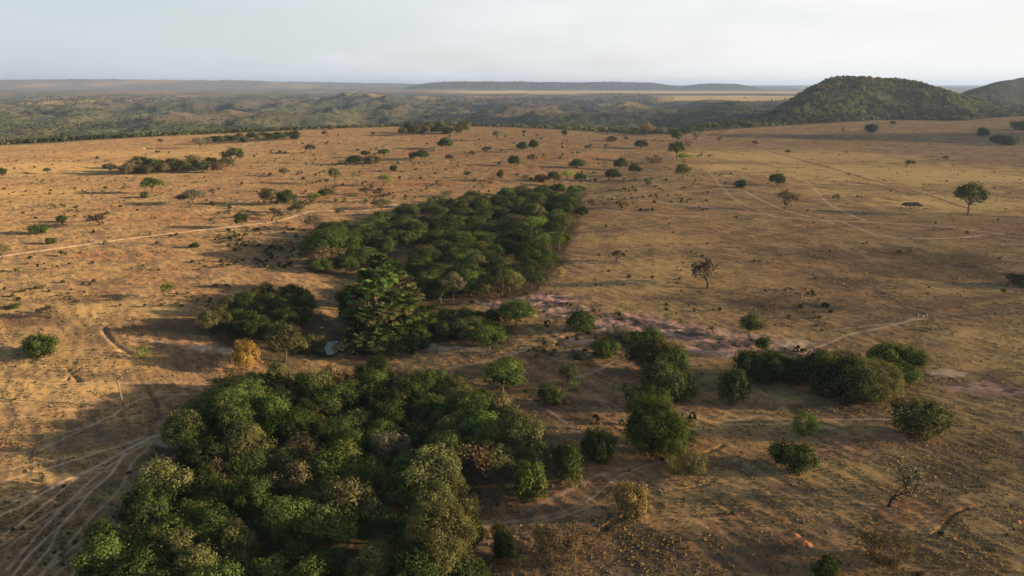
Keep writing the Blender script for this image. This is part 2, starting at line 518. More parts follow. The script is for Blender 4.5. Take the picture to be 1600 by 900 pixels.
M_ROOF = plain_material('dark_roof_sheet', (0.026, 0.025, 0.025), (0.014, 0.014, 0.014), 0.9, 0.95, (4, 0.4, 1))
M_CLAY = plain_material('orange_clay', (0.36, 0.150, 0.058), (0.24, 0.10, 0.042), 0.25, 0.95)
M_HIDE = plain_material('white_hide', (0.80, 0.76, 0.68), (0.66, 0.61, 0.53), 0.5, 0.8)
M_HIDE2 = plain_material('brown_hide', (0.16, 0.085, 0.05), (0.09, 0.05, 0.03), 0.5, 0.8)
M_HORN = plain_material('dark_horn', (0.09, 0.08, 0.07), (0.05, 0.045, 0.04), 0.1, 0.5)
M_STONE = plain_material('pale_stone', (0.42, 0.36, 0.32), (0.26, 0.21, 0.19), 0.4, 0.9)

def road_material(name, c1, c2, c3):
    m, nt = new_mat(name)
    o = N(nt, 'ShaderNodeOutputMaterial'); b = N(nt, 'ShaderNodeBsdfDiffuse', Roughness=0.6)
    g = N(nt, 'ShaderNodeNewGeometry'); P = g.outputs['Position']
    c = mix(nt, ramp(nt, noise(nt, P, 4.0, 4, 0.6), 0.38, 0.66), c1, c2)
    c = mix(nt, mul(nt, ramp(nt, noise(nt, P, 11, 4, 0.65, off=4), 0.52, 0.66), 0.7), c, c3)
    bp = N(nt, 'ShaderNodeBump', Strength=0.4, Distance=0.15)
    nt.links.new(noise(nt, P, 0.9, 3, 0.6), bp.inputs['Height'])
    nt.links.new(bp.outputs['Normal'], b.inputs['Normal'])
    nt.links.new(c, b.inputs['Color']); nt.links.new(b.outputs[0], o.inputs['Surface'])
    return m
M_ROAD = road_material('pale_dirt_road', (0.47, 0.315, 0.205), (0.37, 0.235, 0.145), (0.27, 0.17, 0.095))
M_REDROAD = road_material('red_dirt_track', (0.27, 0.125, 0.07), (0.20, 0.10, 0.06), (0.24, 0.15, 0.075))

# ------------------------------------------------------------------ object helpers
def tag(o, label=None, cat=None, group=None, kind=None):
    if label: o['label'] = label
    if cat: o['category'] = cat
    if group: o['group'] = group
    if kind: o['kind'] = kind
    return o

def mesh_arrays(name, verts, faces, mats, tint=None, smooth=False):
    """faces: (M,k) array of one face size"""
    verts = np.asarray(verts, np.float32); faces = np.asarray(faces, np.int32)
    me = bpy.data.meshes.new(name)
    k = faces.shape[1]
    me.vertices.add(len(verts)); me.vertices.foreach_set('co', verts.ravel())
    me.loops.add(faces.size); me.loops.foreach_set('vertex_index', faces.ravel())
    me.polygons.add(len(faces))
    me.polygons.foreach_set('loop_start', np.arange(0, faces.size, k, dtype=np.int32))
    me.polygons.foreach_set('loop_total', np.full(len(faces), k, np.int32))
    if smooth:
        me.polygons.foreach_set('use_smooth', np.ones(len(faces), bool))
    if tint is not None:
        a = me.attributes.new('tint', 'FLOAT', 'FACE')
        a.data.foreach_set('value', np.asarray(tint, np.float32))
    me.update(calc_edges=True)
    me.validate()
    for mt in (mats if isinstance(mats, (list, tuple)) else [mats]):
        me.materials.append(mt)
    return me

def link(name, me, parent=None):
    o = bpy.data.objects.new(name, me)
    C.objects.link(o)
    if parent: o.parent = parent
    return o

def empty(name, loc, rz=0.0, sc=(1, 1, 1)):
    o = bpy.data.objects.new(name, None)
    C.objects.link(o)
    o.location = loc; o.rotation_euler = (0, 0, rz); o.scale = sc
    o.empty_display_size = 0.5
    return o

class Tubes:
    def __init__(s, sides=6):
        s.v, s.f, s.n, s.k = [], [], 0, sides
    def add(s, pts, radii):
        pts = np.asarray(pts, float); k = s.k
        T = np.gradient(pts, axis=0)
        T /= np.linalg.norm(T, axis=1)[:, None] + 1e-9
        a = np.arange(k) * 2 * np.pi / k
        for p, t, r in zip(pts, T, radii):
            u = np.cross(t, (0.31, 0.95, 0.05)); 
            if np.linalg.norm(u) < 1e-3: u = np.cross(t, (1, 0, 0))
            u /= np.linalg.norm(u); v = np.cross(t, u)
            s.v.append(p + r * (np.cos(a)[:, None] * u + np.sin(a)[:, None] * v))
        for i in range(len(pts) - 1):
            b0 = s.n + i * k; b1 = b0 + k
            for j in range(k):
                j2 = (j + 1) % k
                s.f.append((b0 + j, b0 + j2, b1 + j2, b1 + j))
        # closing caps as quads fans are skipped for hair-thin ends; the thick base is underground
        s.n += len(pts) * k
    def mesh(s, name, mat):
        return mesh_arrays(name, np.vstack(s.v), s.f, mat, smooth=True)

class Boxes:
    """quads only: boxes and bars"""
    def __init__(s): s.v, s.f, s.n = [], [], 0
    def bar(s, a, b, wx, wy=None, wx2=None, wy2=None):
        a, b = np.array(a, float), np.array(b, float); wy = wy or wx; wx2 = wx2 or wx; wy2 = wy2 or wy
        t = (b - a) / np.linalg.norm(b - a)
        u = np.cross(t, (0, 0, 1)) if abs(t[2]) < 0.9 else np.cross(t, (0, 1, 0))
        u /= np.linalg.norm(u); v = np.cross(t, u)
        for p, x, y in ((a, wx, wy), (b, wx2, wy2)):
            for su, sv in ((-1, -1), (1, -1), (1, 1), (-1, 1)):
                s.v.append(p + u * su * x / 2 + v * sv * y / 2)
        n = s.n
        s.f += [(n, n+3, n+2, n+1), (n+4, n+5, n+6, n+7)] + [(n+i, n+(i+1) % 4, n+4+(i+1) % 4, n+4+i) for i in range(4)]
        s.n += 8
    def quad(s, p):
        s.v += [np.array(q, float) for q in p]; s.f.append(tuple(range(s.n, s.n + 4))); s.n += 4
    def mesh(s, name, mat): return mesh_arrays(name, np.array(s.v), s.f, mat)

def leaf_quads(pos, nrm, size, rng, aspect=1.5):
    n = len(pos)
    nrm = nrm / (np.linalg.norm(nrm, axis=1)[:, None] + 1e-9)
    t = rng.normal(size=(n, 3)); t -= nrm * np.sum(t * nrm, 1)[:, None]
    t /= np.linalg.norm(t, axis=1)[:, None] + 1e-9
    b = np.cross(nrm, t)
    sx = (size * aspect ** 0.5 / 2)[:, None]; sy = (size / aspect ** 0.5 / 2)[:, None]
    V = np.stack([pos - t * sx, pos - b * sy + nrm * sy * 0.3, pos + t * sx, pos + b * sy + nrm * sy * 0.3], 1)
    return V

def quads_mesh(name, V, tint, mat):
    n = len(V)
    return mesh_arrays(name, V.reshape(-1, 3), np.arange(n * 4).reshape(n, 4), mat, tint)

# ------------------------------------------------------------------ plants
def lobed_crown(seed, W, Ht, base, nl, lr, leaf, dens=1.25, bottom=-0.25, squash=0.82, gap=0.0, droop=0.0):
    """leaf quads on many overlapping leaf clumps; returns quads, tints, lobe centres"""
    rng = np.random.RandomState(seed)
    R = W / 2
    lobes = []
    ph = rng.uniform(0, 6.28, 3)
    tries = 0
    while len(lobes) < nl and tries < 4000:
        tries += 1
        d = rng.normal(size=3); d /= np.linalg.norm(d)
        if d[2] < bottom: continue
        th = math.atan2(d[1], d[0])
        k = 1 + 0.20 * math.sin(2 * th + ph[0]) + 0.15 * math.sin(3 * th + ph[1]) + rng.normal() * 0.11
        rr = rng.uniform(0.35, 1.0) ** 0.45
        r = lr * rng.uniform(0.5, 1.38)
        c = np.array([d[0] * (R - r * 0.7) * k * rr, d[1] * (R - r * 0.7) * k * rr, 0])
        hr = Ht / 2
        c[2] = base + hr + d[2] * (hr - r * 0.6) * rr * (1 + rng.normal() * 0.06) - droop * (c[0] ** 2 + c[1] ** 2) / R
        if lobes and min(np.linalg.norm((c - q[0])) for q in lobes) < r * 0.55: continue
        lobes.append((c, r, rng.rand()))
    cen = np.array([0, 0, base + Ht * 0.42])
    Vs, Ts = [], []
    for c, r, tt in lobes:
        n = int(dens * 4 * math.pi * r * r / (leaf * leaf))
        d = rng.normal(size=(n, 3)); d /= np.linalg.norm(d, axis=1)[:, None]
        o = c - cen; o = o / (np.linalg.norm(o) + 1e-6)
        keep = (d @ o > -0.45) | (rng.rand(n) < 0.3)
        keep &= rng.rand(n) > gap
        d = d[keep]; n = len(d)
        rad_ = r * rng.uniform(0.62, 1.10, n) ** 0.8
        bump = 1 + 0.30 * np.sin(d[:, 0] * 5 + tt * 20) * np.cos(d[:, 1] * 5 + tt * 9) + 0.16 * np.sin(d[:, 2] * 9 + tt * 31)
        bump = bump + (rng.rand(n) < 0.07) * rng.uniform(0.1, 0.55, n)
        p = c + d * (rad_ * bump)[:, None] * np.array([1, 1, squash])
        nr = d * 0.8 + o * 0.35 + rng.normal(size=(n, 3)) * 0.42 + np.array([0, 0, 0.25])
        Vs.append(leaf_quads(p, nr, leaf * rng.uniform(0.6, 1.35, n), rng))
        Ts.append(np.clip(0.62 * tt + 0.38 * rng.rand(n) + 0.22 * (rng.rand(n) < 0.06), 0, 1))
    return np.vstack(Vs), np.hstack(Ts), lobes

def curve_pts(a, b, n, bend, rng):
    a, b = np.array(a, float), np.array(b, float)
    t = np.linspace(0, 1, n)[:, None]
    m = rng.normal(size=3) * bend; m[2] = abs(m[2]) * 0.3
    return a + (b - a) * t + m * np.sin(t * np.pi)

def limb_trunk(seed, lobes, fork, r0, nlimb=8, mat=None, lean=0.25, multi=1):
    rng = np.random.RandomState(seed + 50)
    T = Tubes(7)
    top = np.array([rng.normal() * lean, rng.normal() * lean, fork])
    if multi == 1:
        pts = curve_pts((0, 0, -0.6), top, 6, 0.12, rng)
        T.add(pts, np.linspace(r0 * 1.25, r0 * 0.75, 6) * np.array([1.25, 1, 1, 1, 1, 1]))
    idx = rng.permutation(len(lobes))[:nlimb]
    for i in idx:
        c = lobes[i][0]
        s = top if multi == 1 else np.array([rng.normal() * 0.25, rng.normal() * 0.25, -0.4])
        L = np.linalg.norm(c - s)
        T.add(curve_pts(s, c, 6, L * 0.09, rng), np.linspace(r0 * 0.55, r0 * 0.10, 6))
    return T.mesh('trunk', mat or M_BARK)

def branching(seed, height, r0, spread=0.62, depth=6, mat=None, tmin=0.035, trunk_frac=0.28, lean=(0, 0), droop=0.0):
    rng = np.random.RandomState(seed)
    T = Tubes(5); tips = []
    def grow(p, d, L, r, lev):
        n = 4
        pts = [p]
        for i in range(n - 1):
            d = d + rng.normal(size=3) * 0.16 + np.array([0, 0, 0.05 - droop * (lev > 2)])
            d = d / np.linalg.norm(d)
            p = p + d * L / (n - 1)
            pts.append(p)
        r1 = max(tmin * 0.7, r * 0.66)
        T.add(pts, np.linspace(r, r1, n))
        if lev >= depth:
            tips.append(p); return
        k = 3 if (lev < 3 or rng.rand() < 0.45) else 2
        for j in range(k):
            a = rng.normal(size=3); a -= d * (a @ d); a /= np.linalg.norm(a)
            nd = d + a * spread * rng.uniform(0.7, 1.35); nd[2] += 0.06
            nd /= np.linalg.norm(nd)
            grow(p, nd, L * rng.uniform(0.62, 0.86), max(tmin, r1 * rng.uniform(0.6, 0.85)), lev + 1)
    d0 = np.array([lean[0], lean[1], 1.0]); d0 /= np.linalg.norm(d0)
    grow(np.array([0, 0, -0.3]), d0, height * trunk_frac, r0, 0)
    V = np.vstack(T.v); zmax = V[:, 2].max()
    return T, np.array(tips)

def tip_leaves(seed, tips, leaf, per, spread):
    rng = np.random.RandomState(seed + 9)
    p = np.repeat(tips, per, 0) + rng.normal(size=(len(tips) * per, 3)) * spread
    nr = rng.normal(size=p.shape) + np.array([0, 0, 0.4])
    return leaf_quads(p, nr, leaf * rng.uniform(0.6, 1.3, len(p)), rng), rng.rand(len(p))

PROTO = {}   # kind -> list of dict(parts=[(name, mesh)], W, Ht)

def measure(parts):
    V = np.vstack([np.array([v.co[:] for v in me.vertices]) if len(me.vertices) < 2000 else np.array([c for c in _co(me)]) for _, me in parts])
    return V

def _co(me):
    a = np.empty(len(me.vertices) * 3, np.float32); me.vertices.foreach_get('co', a)
    return a.reshape(-1, 3)

def proto(kind, parts):
    V = np.vstack([_co(me) for _, me in parts])
    lo = np.percentile(V, 0.1, axis=0); hi = np.percentile(V, 99.9, axis=0)
    PROTO.setdefault(kind, []).append(dict(parts=parts, W=(hi[0] - lo[0] + hi[1] - lo[1]) / 2, Ht=V[:, 2].max()))

for i in range(6):      # dense rounded broadleaf crowns
    V, T, lb = lobed_crown(100 + i, 9.5 + (i % 3) * 0.6, 7.4 + (i % 2) * 1.0, 0.7, 46, 1.45, 0.30, 1.0, -0.5)
    proto('round', [('crown', quads_mesh('crown', V, T, LEAF['dark'])), ('trunk', limb_trunk(100 + i, lb, 2.4, 0.28))])
for i in range(3):      # very large crowns with fine leaves
    V, T, lb = lobed_crown(120 + i, 17.0, 13.0, -0.2, 150, 1.6, 0.27, 0.95, -0.9)
    proto('big', [('crown', quads_mesh('crown', V, T, LEAF['dark'])), ('trunk', limb_trunk(120 + i, lb, 3.4, 0.42, 14))])
for i in range(5):      # taller lumpy crowns
    V, T, lb = lobed_crown(140 + i, 8.5, 9.0, 1.6, 40, 1.25, 0.30, 0.95, -0.6, 0.9)
    proto('tall', [('crown', quads_mesh('crown', V, T, LEAF['dark'])), ('trunk', limb_trunk(140 + i, lb, 3.2, 0.26))])
for i in range(4):      # looser crowns with gaps
    V, T, lb = lobed_crown(180 + i, 8.5, 6.8, 1.3, 36, 1.0, 0.27, 0.72, -0.4, 0.85, 0.15)
    proto('loose', [('crown', quads_mesh('crown', V, T, LEAF['olive'])), ('trunk', limb_trunk(180 + i, lb, 2.0, 0.2, 14))])
for i in range(4):      # flat topped savanna trees with a clear trunk
    V, T, lb = lobed_crown(220 + i, 7.0, 4.9, 1.8, 32, 1.0, 0.31, 0.95, -0.3, 0.85, 0.05, 0.06)
    proto('umbrella', [('crown', quads_mesh('crown', V, T, LEAF['dark'])), ('trunk', limb_trunk(220 + i, lb, 2.1, 0.2, 10))])
for i in range(4):      # bushes leafy to the ground
    V, T, lb = lobed_crown(260 + i, 6.2, 4.6, -0.2, 42, 0.9, 0.26, 1.0, -0.92, 0.9)
    proto('bush', [('foliage', quads_mesh('foliage', V, T, LEAF['green'])), ('stems', limb_trunk(260 + i, lb, 0.8, 0.1, 8, None, 0.2, 2))])
for i in range(3):      # open shrubs, few leaves
    V, T, lb = lobed_crown(300 + i, 4.0, 2.6, 0.0, 18, 0.58, 0.22, 0.6, -0.8, 0.85, 0.25)
    proto('shrub', [('foliage', quads_mesh('foliage', V, T, LEAF['olive'])), ('stems', limb_trunk(300 + i, lb, 0.4, 0.07, 12, None, 0.2, 2))])
for i in range(2):      # wide thin thickets, stems showing through
    V, T, lb = lobed_crown(320 + i, 11.0, 6.2, 0.0, 80, 0.85, 0.22, 0.62, -0.8, 0.9, 0.2)
    proto('thicket', [('foliage', quads_mesh('foliage', V, T, LEAF['olive'])), ('stems', limb_trunk(320 + i, lb, 0.5, 0.10, 34, None, 0.5, 2))])
for i in range(3):      # leafless trees
    T, tips = branching(340 + i, 7.0, 0.26, 0.74, 7, None, 0.036, 0.19)
    V, t = tip_leaves(340 + i, tips[::3], 0.15, 1, 0.2)
    proto('bare', [('trunk', T.mesh('trunk', M_REDBARK)), ('dry_leaves', quads_mesh('dry_leaves', V, t, LEAF['rust']))])
for i in range(3):      # thin crowns: branches show through few leaves
    T, tips = branching(380 + i, 6.0, 0.2, 0.6, 5, None, 0.04)
    V, t = tip_leaves(380 + i, tips, 0.30, 7, 0.42)
    proto('thin', [('trunk', T.mesh('trunk', M_BARK)), ('crown', quads_mesh('crown', V, t, LEAF['lime']))])
# crooked leaning tree, sparse
T, tips = branching(404, 5.5, 0.26, 0.74, 5, None, 0.05, 0.40, (0.5, 0.0), 0.03)
V, t = tip_leaves(404, tips, 0.24, 4, 0.4)
proto('crooked', [('trunk', T.mesh('trunk', M_DARKBARK)), ('crown', quads_mesh('crown', V, t, LEAF['olive']))])
# small low shrub, one mesh, for the many little ones
for i in range(6):
    V, T, lb = lobed_crown(420 + i, 2.0, 1.4 + 0.25 * i, 0.0, 5 + i, 0.40, 0.20, 0.62, -0.8, 0.9, 0.25)
    proto('little', [('foliage', quads_mesh('foliage', V, T, LEAF['dark']))])

def make_palm(seed, Ht):
    rng = np.random.RandomState(seed)
    T = Tubes(8)
    lean = rng.normal(size=2) * 0.35
    pts = np.array([[lean[0] * (t ** 2), lean[1] * (t ** 2), -0.4 + (Ht + 0.4) * t] for t in np.linspace(0, 1, 9)])
    T.add(pts, np.linspace(0.27, 0.2, 9))
    top = pts[-1]
    Vq, tq, Vd, td = [], [], [], []
    for k in range(38):
        dead = k >= 32
        az_ = k * 2.399 + rng.uniform(-0.3, 0.3)
        el = rng.uniform(-0.6, 1.3) if not dead else rng.uniform(-1.45, -0.75)
        L = rng.uniform(1.5, 2.6) if not dead else rng.uniform(1.4, 2.4)
        d = np.array([math.cos(az_) * math.cos(el), math.sin(az_) * math.cos(el), math.sin(el)])
        base = top + np.array([0, 0, rng.uniform(-0.5, 0.1)])
        mid = base + d * L * 0.55 + np.array([0, 0, 0.12])
        tip = base + d * L + np.array([0, 0, -0.25])
        T.add([base, mid, tip], [0.05, 0.04, 0.03]) if not dead else None
        R = rng.uniform(1.25, 1.75) * (0.85 if dead else 1)
        side = np.cross(d, (0, 0, 1.0)); side /= np.linalg.norm(side) + 1e-6
        up = np.cross(side, d)
        ns = 15
        for j in range(ns):
            a = (j / (ns - 1) - 0.5) * math.radians(300)
            dr = d * math.cos(a) + side * math.sin(a) * 0.95 + up * (0.25 * abs(math.sin(a)))
            dr /= np.linalg.norm(dr)
            e = tip + dr * R * (1 - 0.25 * abs(a) / 2.6)
            m_ = tip + dr * R * 0.55
            e = e + np.array([0, 0, -0.42 * R * (1.1 if dead else 1)])
            wv = np.cross(dr, up) * 0.24 + up * 0.08
            (Vd if dead else Vq).append([tip, m_ - wv, e, m_ + wv])
            (td if dead else tq).append(rng.rand())
    return [('trunk', T.mesh('trunk', M_BARK)), ('fronds', quads_mesh('fronds', np.array(Vq), tq, LEAF['green'])),
            ('dead_fronds', quads_mesh('dead_fronds', np.array(Vd), td, LEAF['brown']))]
for i in range(4):
    proto('palm', make_palm(500 + i, [11.0, 12.0, 8.5, 6.0][i]))

_rng = random.Random(11)
COUNT = {}
NAME = {'round': 'broadleaf_tree', 'big': 'broadleaf_tree', 'tall': 'broadleaf_tree', 'loose': 'open_crowned_tree', 'umbrella': 'savanna_tree', 'bush': 'bush', 'shrub': 'shrub', 'thicket': 'shrub',
        'bare': 'bare_tree', 'thin': 'sparse_tree', 'crooked': 'crooked_tree', 'palm': 'palm_tree', 'little': 'shrub'}
CAT = {'thicket': 'shrub', 'round': 'tree', 'big': 'tree', 'tall': 'tree', 'loose': 'tree', 'umbrella': 'tree', 'bush': 'bush', 'shrub': 'shrub', 'bare': 'bare tree', 'thin': 'tree',
       'crooked': 'tree', 'palm': 'palm', 'little': 'shrub'}

def plant(kind, x, y, width, height, leafkey, label, group=None, variant=None, rz=None, z=None, name=None, cat=None):
    pl = PROTO[kind]
    k = COUNT.get(kind, 0); COUNT[kind] = k + 1
    P = pl[(k if variant is None else variant) % len(pl)]
    z = h1(x, y) if z is None else z
    sx = width / P['W']; sz = height / P['Ht']
    rz = (0.0 if kind == 'crooked' else _rng.uniform(0, 6.28)) if rz is None else rz
    wj = _rng.uniform(0.85, 1.18)
    leafkey = LEAF[leafkey] if leafkey else None
    nm, ct = name or NAME[kind], cat or CAT[kind]
    if len(P['parts']) == 1:
        o = link(nm, P['parts'][0][1])
        o.location = (x, y, z - 0.05); o.rotation_euler = (0, 0, rz); o.scale = (sx * wj ** 0.5, sx / wj ** 0.5, sz)
        root = o
        if leafkey: o.material_slots[0].link = 'OBJECT'; o.material_slots[0].material = leafkey
    else:
        root = empty(nm, (x, y, z - 0.03), rz, (sx * wj ** 0.5, sx / wj ** 0.5, sz))
        for pn, me in P['parts']:
            o = link(pn, me, root)
            if leafkey and pn in ('crown', 'foliage', 'fronds', 'dry_leaves'):
                o.material_slots[0].link = 'OBJECT'; o.material_slots[0].material = leafkey
    tag(root, label, ct, group)
    return root

def plant_px(px, row, wpx, hpx, kind, leafkey, label, group=None, **kw):
    if kind in ('round', 'big', 'bush', 'shrub', 'thicket', 'loose', 'tall'):
        sd = math.sin(math.atan((row - 131) / 1067.0 * 0.95))
        sh = 0.32 * wpx * sd
        row -= sh; hpx -= sh * 0.6
    if kind == 'umbrella': hpx *= 1.15
    if row > 500 and kind in ('bush', 'round', 'big', 'tall'):
        k_ = 1.22 if group == G_COMBE else 1.10
        wpx *= k_; hpx *= k_
    x, y, z = ground(px, row)
    _, _, dep = project(x, y, z)
    slant = math.sqrt(x * x + y * y + (CAM_Z - z) ** 2)
    cosd = math.hypot(x, y) / slant
    wd = wpx * dep / 1067
    hv = hpx * dep / 1067 / max(cosd, 0.5)
    return plant(kind, x, y, wd, hv, leafkey, label, group, z=z, **kw)

# ------------------------------------------------------------------ ground sheet
def blob(px, row, rx, ry):
    """an uneven patch given by its centre in the picture and radii in metres"""
    x, y, z = ground(px, row)
    return (x, y, rx, ry)

def px_m(row):
    x, y = onplane(800, row, 0)
    return (y * cp + CAM_Z * sp) / 1067

TRAILS = [  # picture polylines of trodden paths, half width m, strength
    ([(316, 650), (290, 662), (260, 675), (217, 686), (185, 697), (140, 711), (75, 731), (25, 746), (-20, 757)], 0.19, 0.69),
    ([(310, 655), (245, 680), (200, 702), (155, 727), (125, 741), (75, 765), (32, 792), (-10, 810)], 0.24, 0.87),
    ([(122, 745), (95, 767), (62, 795), (37, 815), (-10, 846)], 0.19, 0.78),
    ([(195, 708), (172, 742), (140, 770), (112, 802), (92, 825), (75, 838), (47, 865), (15, 905)], 0.19, 0.74),
    ([(92, 825), (75, 860), (37, 900)], 0.17, 0.64),
    ([(228, 765), (195, 792), (185, 822), (155, 855), (125, 880), (105, 910)], 0.19, 0.69),
    ([(165, 820), (125, 847), (92, 875), (55, 905)], 0.15, 0.46),
    ([(115, 746), (75, 760), (-10, 800)], 0.15, 0.51),
    ([(172, 742), (120, 775), (60, 822), (0, 862)], 0.13, 0.37),
    ([(150, 690), (80, 700), (0, 712)], 0.14, 0.32),
    ([(300, 700), (270, 715), (245, 718), (225, 735), (212, 742)], 0.80, 0.41),
    ([(175, 650), (200, 632), (240, 617), (300, 615), (380, 600), (440, 592)], 0.24, 0.55),
    ([(0, 660), (100, 640), (190, 637)], 0.21, 0.32),
    ([(60, 705), (110, 680), (180, 648)], 0.22, 0.46),
    ([(0, 590), (90, 600), (170, 598), (260, 600)], 0.24, 0.37),
    ([(156, 510), (163, 524), (178, 537), (204, 547)], 0.60, 0.22),
    ([(205, 528), (300, 540), (370, 545), (420, 548)], 0.40, 0.4),
    ([(300, 540), (350, 548), (380, 552)], 1.80, 0.51),
    ([(380, 605), (440, 596), (520, 585)], 2.00, 0.46),
    ([(480, 548), (520, 552), (560, 556)], 1.20, 0.55),
    ([(620, 528), (660, 540), (720, 545), (760, 548)], 1.60, 0.51),
    ([(1060, 638), (1090, 652), (1130, 663), (1200, 663), (1300, 655), (1400, 655)], 0.21, 0.55),
    ([(960, 615), (1000, 628), (1060, 640)], 0.21, 0.46),
    ([(1110, 660), (1160, 655), (1230, 640)], 0.21, 0.37),
    ([(712, 833), (770, 820), (830, 810), (880, 800), (915, 785), (945, 762), (975, 740), (1040, 720)], 0.22, 0.45),
    ([(830, 820), (880, 806), (920, 792)], 0.24, 0.46),
    ([(725, 848), (770, 846)], 0.24, 0.46),
    ([(855, 640), (880, 658), (905, 675)], 0.24, 0.55),
    ([(830, 795), (880, 770), (930, 745), (985, 730)], 0.60, 0.32),
    ([(1440, 497), (1415, 503), (1380, 512), (1330, 522), (1290, 538), (1262, 548)], 0.45, 0.5),
    ([(1400, 505), (1370, 508), (1300, 515)], 0.32, 0.37),
    ([(1262, 548), (1230, 560), (1190, 575)], 0.50, 0.37),
    ([(960, 565), (900, 590), (820, 600)], 0.28, 0.37),
    ([(700, 575), (780, 560), (840, 540)], 0.50, 0.37),
    ([(930, 578), (1000, 566), (1060, 560)], 0.32, 0.28),
    ([(300, 662), (230, 692), (180, 722), (150, 745), (100, 790), (55, 840), (10, 890)], 0.22, 0.5),
    ([(285, 668), (220, 690), (150, 705), (70, 722), (0, 735)], 0.2, 0.4),
    ([(160, 730), (100, 752), (40, 772), (-10, 785)], 0.2, 0.45),
    ([(240, 690), (205, 725), (190, 760), (150, 800), (110, 845), (80, 880), (60, 905)], 0.2, 0.45),
    ([(140, 770), (80, 800), (30, 832), (-10, 860)], 0.2, 0.4),
    ([(205, 790), (165, 830), (120, 862), (80, 905)], 0.2, 0.4),
    ([(60, 690), (130, 668), (200, 652), (290, 640)], 0.2, 0.35),
    ([(0, 625), (80, 628), (180, 622), (260, 612), (330, 606)], 0.2, 0.35),
    # vehicle tracks over the upper pasture
    ([(1163, 298), (1193, 314), (1233, 330), (1303, 349)], 0.59, 0.72),
    ([(1103, 264), (1123, 287), (1153, 314), (1213, 340)], 0.52, 0.55),
    ([(1273, 292), (1288, 312), (1323, 332), (1353, 345)], 0.70, 0.63),
    ([(1213, 264), (1258, 282), (1278, 302)], 0.52, 0.55),
    ([(1113, 242), (1183, 234), (1263, 257)], 0.77, 0.72),
    ([(908, 227), (943, 242), (1013, 264), (1063, 292)], 0.70, 0.30),
    ([(833, 202), (903, 212), (918, 224)], 0.80, 0.30),
    ([(723, 302), (803, 242), (873, 217)], 0.70, 0.21),
]
DARK = [  # old grey tracks and other dark strips
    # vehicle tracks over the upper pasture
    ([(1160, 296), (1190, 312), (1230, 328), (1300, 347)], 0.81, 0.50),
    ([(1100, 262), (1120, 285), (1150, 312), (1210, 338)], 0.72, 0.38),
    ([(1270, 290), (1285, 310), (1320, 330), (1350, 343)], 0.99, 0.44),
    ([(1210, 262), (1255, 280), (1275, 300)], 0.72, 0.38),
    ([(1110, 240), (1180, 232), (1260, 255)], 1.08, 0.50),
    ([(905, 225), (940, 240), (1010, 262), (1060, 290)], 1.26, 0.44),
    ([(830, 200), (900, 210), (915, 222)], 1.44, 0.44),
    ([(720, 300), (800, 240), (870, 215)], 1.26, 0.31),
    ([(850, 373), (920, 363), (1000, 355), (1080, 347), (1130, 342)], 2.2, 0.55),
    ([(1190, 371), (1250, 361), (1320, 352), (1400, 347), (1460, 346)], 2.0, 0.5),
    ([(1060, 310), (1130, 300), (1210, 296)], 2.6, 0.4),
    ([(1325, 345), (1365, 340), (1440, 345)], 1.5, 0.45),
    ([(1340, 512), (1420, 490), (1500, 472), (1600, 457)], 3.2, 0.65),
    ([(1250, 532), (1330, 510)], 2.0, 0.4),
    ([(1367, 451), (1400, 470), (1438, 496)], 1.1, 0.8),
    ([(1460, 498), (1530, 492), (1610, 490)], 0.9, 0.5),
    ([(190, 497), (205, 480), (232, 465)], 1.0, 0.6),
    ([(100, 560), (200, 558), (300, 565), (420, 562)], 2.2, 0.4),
    ([(150, 590), (250, 590), (350, 588)], 2.4, 0.35),
]
